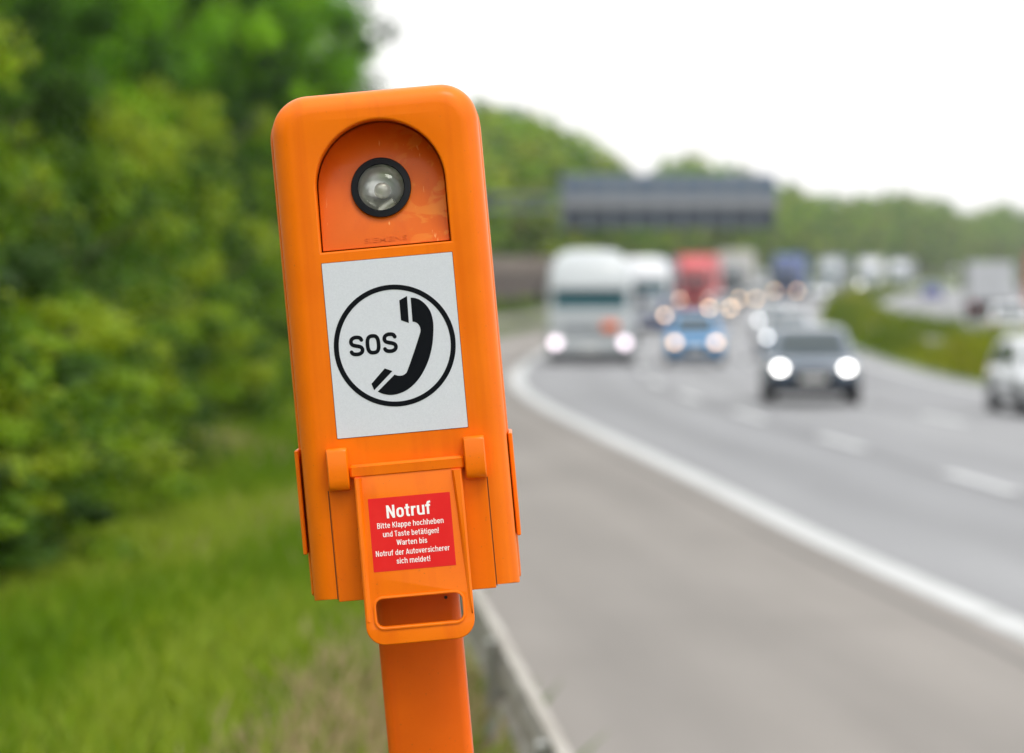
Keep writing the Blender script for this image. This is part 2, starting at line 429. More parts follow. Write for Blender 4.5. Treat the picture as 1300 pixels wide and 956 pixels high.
def arch(x0, x1, z0, zc, n=40):
    cx = (x0+x1)/2; r = (x1-x0)/2
    return [(x0, z0), (x1, z0)] + [(cx+r*math.cos(PI*k/n), zc+r*math.sin(PI*k/n)) for k in range(n+1)]
def densify(p, step=.02):
    out = []
    for i in range(len(p)):
        a, b = p[i], p[(i+1) % len(p)]; n = max(1, int(math.dist(a, b)/step))
        for k in range(n): out.append((a[0]+(b[0]-a[0])*k/n, a[1]+(b[1]-a[1])*k/n))
    return out

# pole (rounded rectangular tube)
mb = MB(); rr = rrect(-.0535, .0545, .045, .125, .012, 5)
mb.loft([[(x, y, z) for x, y in rr] for z in (-.1, LP+.05)])
po = mb.build('post', ORP, ph, 40)
mb = MB(); c = L(565.2, 761.9); mb.lathe([(0, .0022), (.001, .0022)], 'y', (c[0], .0435, c[1]+LP), 12); mb.build('hole_disc', M['dark'], po)  # dark disc standing in for a small hole in the post
mb = MB(); mb.bbox(-.12, .12, 0.0, .17, -.012, .02, .006); mb.build('foot_plate', M['galv'], ph)
# rear shell
mb = MB()
sh = rrect(-.1345, .1365, .0, .637, (.004, .004, .050, .050), 10)
mb.loft([[(x, y, z+LP) for x, z in inset(ccw(sh), d)] for d, y in ((.006, .071), (.002, .0715), (0, .075), (0, .185), (.01, .2))])
mb.build('rear_shell', OR, ph, 40)
# front cover with arched opening
cov = rrect(-.1285+.0, .1345, -.002, .6395, (.003, .003, .047, .047), 12)
ar = arch(-.0785, .0868, .439, .519)
mb = MB()
cc = ccw(cov)
def cover_ring(d, y):
    # the lower edge keeps its place: only sides and top are rounded
    r = rrect(-.1285+d, .1345-d, -.002+min(d*.2, .0015), .6395-d, (.0012, .0012, .047-d*.8, .047-d*.8), 12); return [(x, y, z+LP) for x, z in ccw(r)]
rad = .024
levels = [cover_ring(0, .068)] + [cover_ring(rad*(1-math.cos(PI/2*k/8)), rad*(1-math.sin(PI/2*k/8))) for k in range(9)]
mb.loft(levels, cap=False)
po_ = [(p[0], p[2]-LP) for p in levels[-1]]
hb = .003
allp, tr = tess(po_, [inset(ccw(ar), -hb)])
mb.add([(p.x, 0, p.y+LP) for p in allp], [tuple(t) for t in tr])
mb.loft([[(x, hb*(1-math.cos(PI/2*k/4)), z+LP) for x, z in inset(ccw(ar), -hb*(1-math.sin(PI/2*k/4)))] for k in range(5)] + [[(x, .0685, z+LP) for x, z in ccw(ar)]], cap=False)
cover = mb.build('front_cover', OR, ph, 35)
mb = MB(); mb.loft([[(x, y, z+LP) for x, z in inset(ccw(cov), .006)] for y in (.05, .0705)], cap=False); mb.build('cover_gasket', M['seam'], cover)
# tilted recess panel with lamp
arp = arch(-.0767, .0850, .4405, .519)
LC = (.0035, .5158)
hole = [(LC[0]+.031*math.cos(2*PI*k/40), LC[1]+.031*math.sin(2*PI*k/40)) for k in range(40)]
tilt = lambda x, z: .009 + max(0, (z-.44))/.16*.050
mb = MB(); plate(mb, arp, [hole], 0, .004, .0008, tilt)
rp = mb.build('recess_panel', ORR, ph, 35)
yl = tilt(0, LC[1])
mb = MB(); mb.loft([[(LC[0]+r*math.cos(2*PI*k/48), tilt(0, LC[1]+r*math.sin(2*PI*k/48))+y, LC[1]+LP+r*math.sin(2*PI*k/48)) for k in range(48)] for r, y in ((.0385, .004), (.0385, -.004), (.0378, -.0055), (.0305, -.0065), (.0295, -.0055), (.0292, .004))], cap=False)
ring = mb.build('lamp_ring', M['rubber'], rp, 35)
mb = MB()
mb.loft([[(LC[0]+r*math.cos(2*PI*k/48), tilt(0, LC[1]+r*math.sin(2*PI*k/48))+y, LC[1]+LP+r*math.sin(2*PI*k/48)) for k in range(48)] for r, y in ((.0294, -.003), (.027, -.0055), (.022, -.0085), (.015, -.0112), (.007, -.0126), (.0008, -.0130))])
mb.build('lamp_lens', M['lens'], rp, 60)
mb = MB()
mb.loft([[(LC[0]+r*math.cos(2*PI*k/48), tilt(0, LC[1]+r*math.sin(2*PI*k/48))+y, LC[1]+LP+r*math.sin(2*PI*k/48)) for k in range(48)] for r, y in ((.0293, .001), (.027, .009), (.021, .017), (.012, .022), (.004, .0235), (.0005, .0236))], cap=False)
mb.build('lamp_reflector', M['bowl'], rp, 60)
mb = MB(); mb.ell((LC[0]+.001, yl+.008, LC[1]+LP-.004), .0095, .009, .0095); mb.tube((LC[0]-.008, yl+.012, LC[1]+LP-.024), (LC[0]+.012, yl+.010, LC[1]+LP-.016), .004)
mb.build('lamp_bulb', M['bulb'], rp, 60)

# text helper
def text_mesh(body, size, sx=1.0, bold=0.0, spacing=1.0):
    cu = bpy.data.curves.new('lettering', 'FONT'); cu.body = body; cu.size = size; cu.align_x = 'CENTER'; cu.offset = bold; cu.space_character = spacing
    cu.resolution_u = 6
    o = bpy.data.objects.new('lettering', cu); C.objects.link(o)
    dg = bpy.context.evaluated_depsgraph_get(); me = bpy.data.meshes.new_from_object(o.evaluated_get(dg))
    V = [(v.co.x*sx, v.co.y) for v in me.vertices]; F = [tuple(p.vertices) for p in me.polygons]
    bpy.data.objects.remove(o); bpy.data.curves.remove(cu); bpy.data.meshes.remove(me)
    return V, F
def add_text(mb, body, x, z, y, capw=None, size=.01, bold=0.0, caph=None, yf=lambda x, z: 0):
    V, F = text_mesh(body, size, 1.0, bold)
    x0 = min(v[0] for v in V); x1 = max(v[0] for v in V)
    sx = capw/(x1-x0) if capw else 1
    cx = (x0+x1)/2
    mb.add([((v[0]-cx)*sx+x, y+yf(x, v[1]+z), v[1]+z+LP) for v in V], F)

mb = MB(); c0 = L(*(400+315/5.03, 140+858/5.03)); c1 = L(400+590/5.03, 140+838/5.03)
cx = (c0[0]+c1[0])/2; cz = c0[1]+.002
add_text(mb, 'SIEMENS', cx, cz, 0, capw=c1[0]-c0[0], size=.0085, bold=.00002)
e = MB(); pts = [(v[0], tilt(0, v[2]-LP)-.0009, v[2]) for v in mb.v]; e.add(pts, mb.f)
e.add([(p[0], p[1]+.0011, p[2]) for p in pts], mb.f)
nv = len(pts)
# side walls of the raised letters
edges = {}
for f in mb.f:
    for i in range(len(f)):
        a, b = f[i], f[(i+1) % len(f)]; k = (min(a, b), max(a, b)); edges.setdefault(k, []).append((a, b))
for k, l in edges.items():
    if len(l) == 1: a, b = l[0]; e.f.append((a, b, b+nv, a+nv))
e.build('raised_lettering', ORR, rp)

# SOS sign
mb = MB(); plate(mb, rrect(-.0795, .0867, .202, .425, .0008, 2), [], -.0007, .0005)
sign = mb.build('sos_sign', M['sheet'], ph)
mb = MB(); plate(mb, rrect(-.0801, .0873, .2014, .4256, .001, 2), [], -.0003, .0005); mb.build('sign_border', M['seam'], sign)
def L2(a, b): return L(390+a/3.678, 310+b/3.678)
yp = -.0010
cc0 = (.0036, .3133)
mb = MB(); N = 96
mb.add([(cc0[0]+r*math.cos(2*PI*k/N), yp, cc0[1]+LP+r*math.sin(2*PI*k/N)) for r in (.0711, .0774) for k in range(N)], [(k, (k+1) % N, N+(k+1) % N, N+k) for k in range(N)])
mb.build('ring_symbol', M['ink'], sign)
def crom(pts, n=5):
    out = []
    for i in range(len(pts)-1):
        p0 = pts[max(0, i-1)]; p1 = pts[i]; p2 = pts[i+1]; p3 = pts[min(len(pts)-1, i+2)]
        for k in range(n):
            t = k/n
            out.append(tuple(.5*((2*p1[j])+(-p0[j]+p2[j])*t+(2*p0[j]-5*p1[j]+4*p2[j]-p3[j])*t*t+(-p0[j]+3*p1[j]-3*p2[j]+p3[j])*t**3) for j in (0, 1)))
    out.append(pts[-1]); return out
outer_arc = [(483, 250), (503, 251), (530, 262), (557, 286), (577, 318), (588, 362), (589, 415), (583, 478), (566, 543), (537, 605), (502, 651), (462, 683), (420, 700), (385, 704), (352, 698), (330, 688)]
inner_arc = [(408, 609), (426, 614), (446, 612), (460, 603), (469, 588), (500, 500), (524, 425), (529, 405), (527, 388), (518, 373), (505, 364), (492, 362)]
poly = crom(outer_arc) + crom(inner_arc, 4)
mb = MB()
for pp in (poly, [(430, 262), (466, 242), (475, 368), (438, 355)], [(362, 580), (398, 592), (313, 682), (300, 652)]):
    q = [L2(*p) for p in pp]
    allp, tr = tess(q, [])
    mb.add([(p.x, yp, p.y+LP) for p in allp], [tuple(t) for t in tr])
mb.build('handset_symbol', M['ink'], sign)
def stroke(mb, pts, w, y, closed=False):
    n = len(pts); q = []
    for i in range(n):
        a = Vector(pts[i-1] if (i or closed) else pts[0]); b = Vector(pts[(i+1) % n] if (i < n-1 or closed) else pts[-1])
        t = (b-a).normalized(); nn = Vector((-t.y, t.x))*w/2; p = Vector(pts[i])
        q += [p+nn, p-nn]
    fs = [(2*i, 2*i+1, 2*((i+1) % n)+1, 2*((i+1) % n)) for i in range(n if closed else n-1)]
    mb.add([(p.x, y, p.y+LP) for p in q], fs)
    if not closed:
        for c in (pts[0], pts[-1]):
            mb.add([(c[0]+w/2*math.cos(2*PI*k/14), y+.00004, c[1]+LP+w/2*math.sin(2*PI*k/14)) for k in range(14)], [tuple(range(14))])
mb = MB(); h2, w2, st = .0106, .0070, .0048
def S_pts(cx, cz):
    p = [(.95, .66), (.72, .90), (.30, 1.0), (-.30, 1.0), (-.80, .82), (-.98, .50), (-.80, .20), (-.35, .05), (.35, -.08), (.82, -.24), (1.0, -.54), (.80, -.84), (.30, -1.0), (-.35, -1.0), (-.80, -.90), (-1.02, -.70)]
    return crom([(cx+a*w2, cz+b*h2) for a, b in p], 5)
stroke(mb, S_pts(-.0446, .3172), st, yp); stroke(mb, S_pts(-.0020, .3175), st, yp)
o_ = [(-.0237+w2*math.copysign(abs(math.cos(t))**.72, math.cos(t)), .3174+h2*math.copysign(abs(math.sin(t))**.72, math.sin(t))) for t in [2*PI*(k+.5)/44 for k in range(44)]]
stroke(mb, o_, st, yp, True)
mb.build('sos_lettering', M['ink'], sign)

# hinge lugs and lower seams
for x0, x1 in ((-.0952, -.0686), (.0790, .1057)):
    mb = MB()
    prof = [(.0, .1895), (-.013, .1905), (-.0185, .1890), (-.021, .1850), (-.022, .150), (-.0215, .1435), (-.019, .1385), (-.014, .1365), (0, .1365)]
    rs = []
    for x, k in ((x0, .9), (x0+.0015, 1), (x1-.0015, 1), (x1, .9)):
        rs.append([(x, y*k+.002, .1635+(z-.1635)*(k if k == 1 else .965)+LP) for y, z in prof])
    mb.loft(rs); mb.build('hinge_lug', OR, ph, 50)
for x in (-.0972, .1052):
    mb = MB(); mb.box(x-.0006, x+.0006, -.0004, .002, LP-.002, LP+.137); mb.build('panel_seam', M['seam'], cover)
# recessed strip behind the flap, slightly proud panel between the seams
mb = MB(); mb.bbox(-.0962, .1042, -.0012, .004, LP-.0045, LP+.1365, .0008); mb.build('lower_panel', OR, ph, 30)
# side hinge strips
for x0, x1, z0, z1 in ((-.1378, -.1325, .057, .1905), (.1362, .1415, .057, .1885)):
    mb = MB(); mb.bbox(x0, x1, .030, .16, LP+z0, LP+z1, .0012); mb.build('side_strip', OR, ph, 30)
# flap
fy = lambda x, z: -.010 - (.156-z)/.216*.034
fo = densify(rrect(-.0632, .0740, -.0605, .158, (.024, .024, .001, .001), 8), .03)
slot = rrect(-.0490, .0605, -.0385, -.0030, .0095, 6)
mb = MB(); plate(mb, fo, [slot], -.0015, .006, .0016, fy)
fl = None
# tapered side ribs
for sx in (-1, 1):
    xo = -.0622 if sx < 0 else .0730
    wt, wb_ = (.0095, .0070) if sx < 0 else (.0125, .0040)
    rs = []
    for z, w, hh in ((.150, wt, .0065), (.10, (wt*2+wb_)/3, .0055), (.03, (wt+wb_*2)/3, .0035), (-.03, wb_, .0012)):
        xi = xo - sx*w
        y = fy(0, z)-.0015
        rs.append([(xo, y+.002, z+LP), (xo, y-hh+.001, z+LP), (xo-sx*.0015, y-hh, z+LP), (xi+sx*.0035, y-hh*.95, z+LP), (xi, y+.0006, z+LP), (xi, y+.002, z+LP)])
    mb.loft(rs)
# slot rim
mb.loft([[(x, fy(x, z)+y, z+LP) for x, z in inset(ccw(slot), d)] for d, y in ((-.0035, -.0012), (-.0030, -.0030), (-.0012, -.0034), (0, -.0028), (.0004, .012))], cap=False)
fl = mb.build('call_flap', OR, ph, 35)
# rim behind flap (turned edge)
mb = MB()
mb.loft([[(x, fy(x, z)+y, z+LP) for x, z in inset(ccw(fo), d)] for d, y in ((.0002, .005), (.0002, .016), (.003, .016), (.003, .005))], cap=False)
mb.build('flap_rim', OR, fl, 35)
mb = MB(); mb.bbox(-.0678, .0782, -.0135, .002, LP+.1500, LP+.1672, .003); mb.build('hinge_bar', OR, fl, 40)
ys = -.0018
mb = MB(); plate(mb, densify(rrect(-.0476, .0566, .0310, .1230, .0006, 2), .02), [], ys, ys+.0006, 0, fy)
stk = mb.build('notruf_sticker', M['sticker'], fl)
ys -= .00025
def zoomline(a0, b0, a1, b1):    # left and right end of a baseline in the 928/330 zoom
    p = L(350+a0/2.812, 530+b0/2.812); q = L(350+a1/2.812, 530+b1/2.812); return p, q
def line(mb, body, zl, size, bold):
    (xa, za), (xb, zb) = zoomline(*zl)
    add_text(mb, body, (xa+xb)/2, (za+zb)/2, ys, capw=xb-xa, size=size, bold=bold, yf=fy)
GL = {}
def bw(x0, x1, z0, z1, a0, a1, n=14):
    cx, cz, rx, rz = (x0+x1)/2, (z0+z1)/2, (x1-x0)/2, (z1-z0)/2; out = []
    for k in range(n+1):
        a = R(a0+(a1-a0)*k/n); c, q = math.cos(a), math.sin(a)
        out.append((cx+rx*math.copysign(abs(c)**.75, c), cz+rz*math.copysign(abs(q)**.75, q)))
    return out
a_, b_ = .09, .42
full = lambda z0=.07, z1=.67: bw(a_, b_, z0, z1, 0, 360, 28)
GL['o'] = ([full()], .51)
GL['n'] = ([[(a_, 0), (a_, .74)], bw(a_, b_, .27, .67, 170, 0)+[(b_, 0)]], .51)
GL['h'] = ([[(a_, 0), (a_, 1)], bw(a_, b_, .27, .67, 170, 0)+[(b_, 0)]], .51)
GL['m'] = ([[(a_, 0), (a_, .74)], bw(a_, .40, .27, .67, 170, 0)+[(.40, 0)], bw(.40, .71, .27, .67, 170, 0)+[(.71, 0)]], .80)
GL['u'] = ([[(b_, 0), (b_, .74)], [(a_, .74)]+bw(a_, b_, .07, .47, 180, 350)], .51)
GL['r'] = ([[(a_, 0), (a_, .74)], [(a_, .44), (.13, .58), (.20, .655), (.32, .66)]], .34)
GL['t'] = ([[(.16, .94), (.16, .18), (.19, .09), (.32, .06)], [(0, .67), (.32, .67)]], .35)
GL['f'] = ([[(.16, 0), (.16, .80), (.20, .91), (.34, .94)], [(0, .67), (.32, .67)]], .35)
GL['i'] = ([[(a_, 0), (a_, .74)], [(a_, .86), (a_, 1.0)]], .19)
GL['l'] = ([[(a_, 0), (a_, 1)]], .19)
GL['e'] = ([[(a_, .37), (b_, .37)]+bw(a_, b_, .07, .67, 8, 325, 26)], .50)
GL['c'] = ([bw(a_, b_, .07, .67, 35, 325, 24)], .48)
GL['a'] = ([[(.09, .50), (.12, .61), (.19, .67), (.30, .67), (.37, .62), (.39, .53), (.39, .12), (.43, 0)], [(.39, .42), (.20, .36), (.11, .29), (.09, .18), (.13, .09), (.22, .07), (.33, .12), (.39, .22)]], .49)
GL['ä'] = (GL['a'][0]+[[(.12, .85), (.12, .99)], [(.34, .85), (.34, .99)]], .49)
GL['p'] = ([[(a_, -.25), (a_, .74)], full()], .51)
GL['b'] = ([[(a_, 0), (a_, 1)], full()], .51)
GL['d'] = ([[(b_, 0), (b_, 1)], full()], .51)
GL['g'] = ([full(), [(b_, .74)]+bw(a_, b_, -.20, .3, 0, -150, 12)], .51)
GL['s'] = ([[(.39, .52), (.35, .63), (.24, .67), (.13, .62), (.10, .52), (.15, .43), (.34, .33), (.40, .22), (.36, .11), (.24, .07), (.12, .11), (.08, .23)]], .47)
GL['k'] = ([[(a_, 0), (a_, 1)], [(.40, .72), (.12, .34)], [(.22, .46), (.42, 0)]], .49)
GL['v'] = ([[(.04, .74), (.22, .04), (.40, .74)]], .44)
GL['N'] = ([[(.10, 0), (.10, 1)], [(.11, .96), (.47, .04)], [(.48, 0), (.48, 1)]], .60)
GL['B'] = ([[(.10, 0), (.10, 1)], [(.10, .93), (.30, .93), (.42, .86), (.43, .68), (.31, .54), (.10, .53)], [(.30, .53), (.44, .44), (.46, .20), (.34, .08), (.10, .07)]], .55)
GL['K'] = ([[(.10, 0), (.10, 1)], [(.48, .97), (.13, .42)], [(.22, .58), (.50, 0)]], .56)
GL['T'] = ([[(0, .92), (.46, .92)], [(.23, .95), (.23, 0)]], .47)
GL['W'] = ([[(.04, 1), (.19, .04), (.37, .94), (.55, .04), (.70, 1)]], .75)
GL['A'] = ([[(.05, 0), (.27, .95), (.49, 0)], [(.13, .26), (.41, .26)]], .55)
GL['!'] = ([[(a_, .28), (a_, 1)], [(a_, 0), (a_, .16)]], .22)
GL[' '] = ([], .22)
def ribbon(mb, pts, w, y, yf, T):
    for i in range(1, len(pts)-1):
        e1 = (Vector(pts[i])-Vector(pts[i-1])).normalized(); e2 = (Vector(pts[i+1])-Vector(pts[i])).normalized()
        if e1.dot(e2) < .3:
            ribbon(mb, pts[:i+1], w, y, yf, T); ribbon(mb, pts[i:], w, y-.00002, yf, T); return
    n = len(pts); q = []
    for i in range(n):
        P0 = Vector(pts[max(0, i-1)]); P = Vector(pts[i]); P1 = Vector(pts[min(n-1, i+1)])
        e1 = (P-P0).normalized() if i else (P1-P).normalized(); e2 = (P1-P).normalized() if i < n-1 else e1
        n1 = Vector((-e1.y, e1.x)); n2 = Vector((-e2.y, e2.x)); k = 1+n1.dot(n2)
        nn = (n1+n2)/max(k, .55)*w/2
        q += [P+nn, P-nn]
    vs = []
    for p in q:
        x, z = T(p.x, p.y); vs.append((x, y+yf(x, z), z+LP))
    mb.add(vs, [(2*i, 2*i+1, 2*i+3, 2*i+2) for i in range(n-1)])
def sline(mb, body, zl, cap, w):
    (xa, za), (xb, zb) = zoomline(*zl)
    tot = sum(GL[c][1]+.045 for c in body); sx = (xb-xa)/(tot*1.0-.04); x = 0; k = 0
    for c in body:
        st_, adv = GL[c]
        for p in st_:
            k += 1
            ribbon(mb, p, w, ys-.00003*(k % 4), fy, lambda a, b, x=x: (xa+(a+x-.02)*sx, za+(zb-za)*((a+x)/tot)+b*cap))
        x += adv+.045
mb = MB(); sline(mb, 'Notruf', (399, 357, 558, 339), .0163, .152)
for body, zl in (('Bitte Klappe hochheben', (365, 394, 602, 372)), ('und Taste betätigen!', (386, 423, 586, 407)), ('Warten bis', (436, 451, 544, 442)),
                 ('Notruf der Autoversicherer', (361, 492, 624, 468)), ('sich meldet!', (435, 516, 556, 506))):
    sline(mb, body, zl, .0071, .118)
mb.v = [(v[0], v[1], v[2]) for v in mb.v]
mb.build('notruf_lettering', M['white_print'], stk)

# ------------------------------------------------------------------ guardrails
def guardrail(label, off, y0, y1, step, side, top=.75, grp=None, name='guardrail'):
    Y0 = float(y0); root = empty(name, (float(xe(Y0))+off, Y0, float(zr(Y0))))
    tag(root, label, 'guardrail', grp)
    base = Vector(root.location)
    prof = [(0.0, 0.0), (.012, .004), (.03, -.02), (.078, -.055), (.078, -.095), (.015, -.135), (.015, -.175), (.078, -.215), (.078, -.255), (.03, -.290), (.012, -.312), (0, -.306)]
    rs = []
    ys_ = np.arange(y0, y1+.1, 3.0 if y1 < 260 else 5.0)
    for Y in ys_:
        x = float(xe(Y))+off; z = float(zr(Y))+top; t = [(side*a, b) for a, b in prof]
        t2 = t + [(p[0]-side*.006, p[1]) for p in t[::-1]]
        rs.append([(x+a-base.x, Y-base.y, z+b-base.z) for a, b in t2])
    mb = MB(); mb.loft(rs); mb.build('rail_beam', M['galv_dirty'], root, 35)
    for Y in np.arange(y0+2, min(y1, y0+step*95), step):
        x = float(xe(Y))+off; z0 = float(gz(off, Y))
        mb = MB(); mb.bbox(-.03-.02*side, .03-.02*side, -.05, .05, -.25, float(zr(Y))+top-.03-z0, .006)
        o = mb.build('rail_post', M['galv'], root, loc=(x-base.x, Y-base.y, z0-base.z))
guardrail('grey steel guardrail beside the hard shoulder behind the orange phone', -4.1, 4, 330, 4, 1, .75)
guardrail('grey steel guardrail on the near edge of the grassy median', 12.0, 30, 330, 4, -1, .72)
guardrail('grey steel guardrail on the far edge of the grassy median', 13.9, 60, 420, 4, 1, .72)

# ------------------------------------------------------------------ noise barrier
bx = -7.6; y0, y1 = 150, 420
root = empty('noise_barrier', (float(xe(y0))+bx, y0, 0)); tag(root, 'long dark brown noise barrier with pale top strip in front of the far trees', 'noise barrier')
b = root.location
ysb = np.arange(y0, y1+.1, 5.0)
for nm, mt, z0, z1, th in (('plank_panel', M['wood'], -.2, 2.9, .06), ('top_strip', M['cap'], 2.9, 3.75, .10)):
    rs = []
    for Y in ysb:
        x = float(xe(Y))+bx-b.x; zz = float(zr(Y)); rs.append([(x-th, Y-b.y, zz+z0), (x+th, Y-b.y, zz+z0), (x+th, Y-b.y, zz+z1), (x-th, Y-b.y, zz+z1)])
    mb = MB(); mb.loft(rs); mb.build(nm, mt, root)
for Y in ysb:
    mb = MB(); mb.bbox(-.09, .13, -.09, .09, -.3, 3.8, .01); mb.build('barrier_post', M['conc'], root, loc=(float(xe(Y))+bx-b.x, Y-b.y, float(zr(Y))))

# ------------------------------------------------------------------ gantry
GY = 195; gp = 4875/GY
gx = lambda u: (u-650)/gp
gzv = lambda v: 2.4+(357-v)/gp
gt = empty('sign_gantry', (gx(596), GY, 0)); tag(gt, 'blue grey overhead sign gantry seen from behind above the traffic', 'gantry')
bX = gt.location.x
mb = MB(); mb.bbox(-.28, .28, -.28, .28, -.1, gzv(246), .04); mb.build('gantry_post', M['gantry'], gt)
mb = MB(); mb.bbox(-.5, .5, -.5, .5, -.1, .7, .05); mb.build('footing', M['conc'], gt)
mb = MB()
for dy in (-.45, .45):
    for v in (249, 266): mb.bbox(.2, gx(984)-bX, dy-.08, dy+.08, gzv(v)-.08, gzv(v)+.08, .02)
n = 22
for k in range(n):
    xa = .3+(gx(984)-bX-.3)*k/n; xb = .3+(gx(984)-bX-.3)*(k+1)/n
    for dy in (-.45, .45): mb.tube((xa, dy, gzv(266 if k % 2 else 249)), (xb, dy, gzv(249 if k % 2 else 266)), .04, n=6)
    mb.tube((xa, -.45, gzv(249)), (xa, .45, gzv(249)), .04, n=6)
mb.build('truss_beam', M['gantry'], gt, 40)
mb = MB(); mb.bbox(gx(715)-bX, gx(985)-bX, .5, .95, gzv(290), gzv(221), .03)
pn = mb.build('sign_panel', M['gantry_dark'], gt)
nb = 9
for k in range(nb):
    xa = gx(715)+(gx(985)-gx(715))*k/nb; xb = gx(715)+(gx(985)-gx(715))*(k+1)/nb
    mb = MB(); mb.bbox(xa-bX+.04, xb-bX-.04, -.62, .48, gzv(248), gzv(221.5), .03); mb.build('sign_back_panel', M['gantry_panel'], gt)
    mb = MB(); mb.bbox(xa-bX-.11, xa-bX+.11, -.66, -.63, gzv(291), gzv(220), .01); mb.build('rib', M['gantry'], gt)
    mb = MB(); mb.bbox(xa-bX+.10, xb-bX-.10, -.55, .48, gzv(288), gzv(269), .03); mb.build('display_housing', M['gantry_dark'], gt)
mb = MB(); mb.bbox(gx(713)-bX, gx(986)-bX, -.95, -.64, gzv(263), gzv(252), .03); mb.build('catwalk', mat('catwalk_steel', (.26, .27, .29), .5, metal=.2), gt)

# ------------------------------------------------------------------ vehicles
def wheel(root, x, y, r, w, side, big=False):
    mb = MB(); wv = w/2
    mb.lathe([(-wv, r*.62), (-wv, r*.9), (-wv*.8, r*.98), (-wv*.3, r), (wv*.3, r), (wv*.8, r*.98), (wv, r*.9), (wv, r*.62)], 'x', (0, 0, 0), 24)
    o = mb.build('wheel', M['tyre'], root, 40, (x, y, r))
    mb = MB(); s = side
    mb.lathe([(s*(wv-.06), r*.66), (s*(wv+.004), r*.64), (s*(wv+.002), r*.56), (s*(wv-.05), r*.50), (s*(wv-.06), r*.18), (s*(wv-.01), r*.14), (s*(wv-.01), .005)], 'x', (0, 0, 0), 20)
    for k in range(5):
        a = 2*PI*k/5; ca, sa = math.cos(a), math.sin(a)
        mb.tube((s*(wv-.015), ca*r*.12, sa*r*.12), (s*(wv-.01), ca*r*.6, sa*r*.6), r*.07, r*.06, 6)
    mb.build('rim', M['rim'], o, 40)
    return o

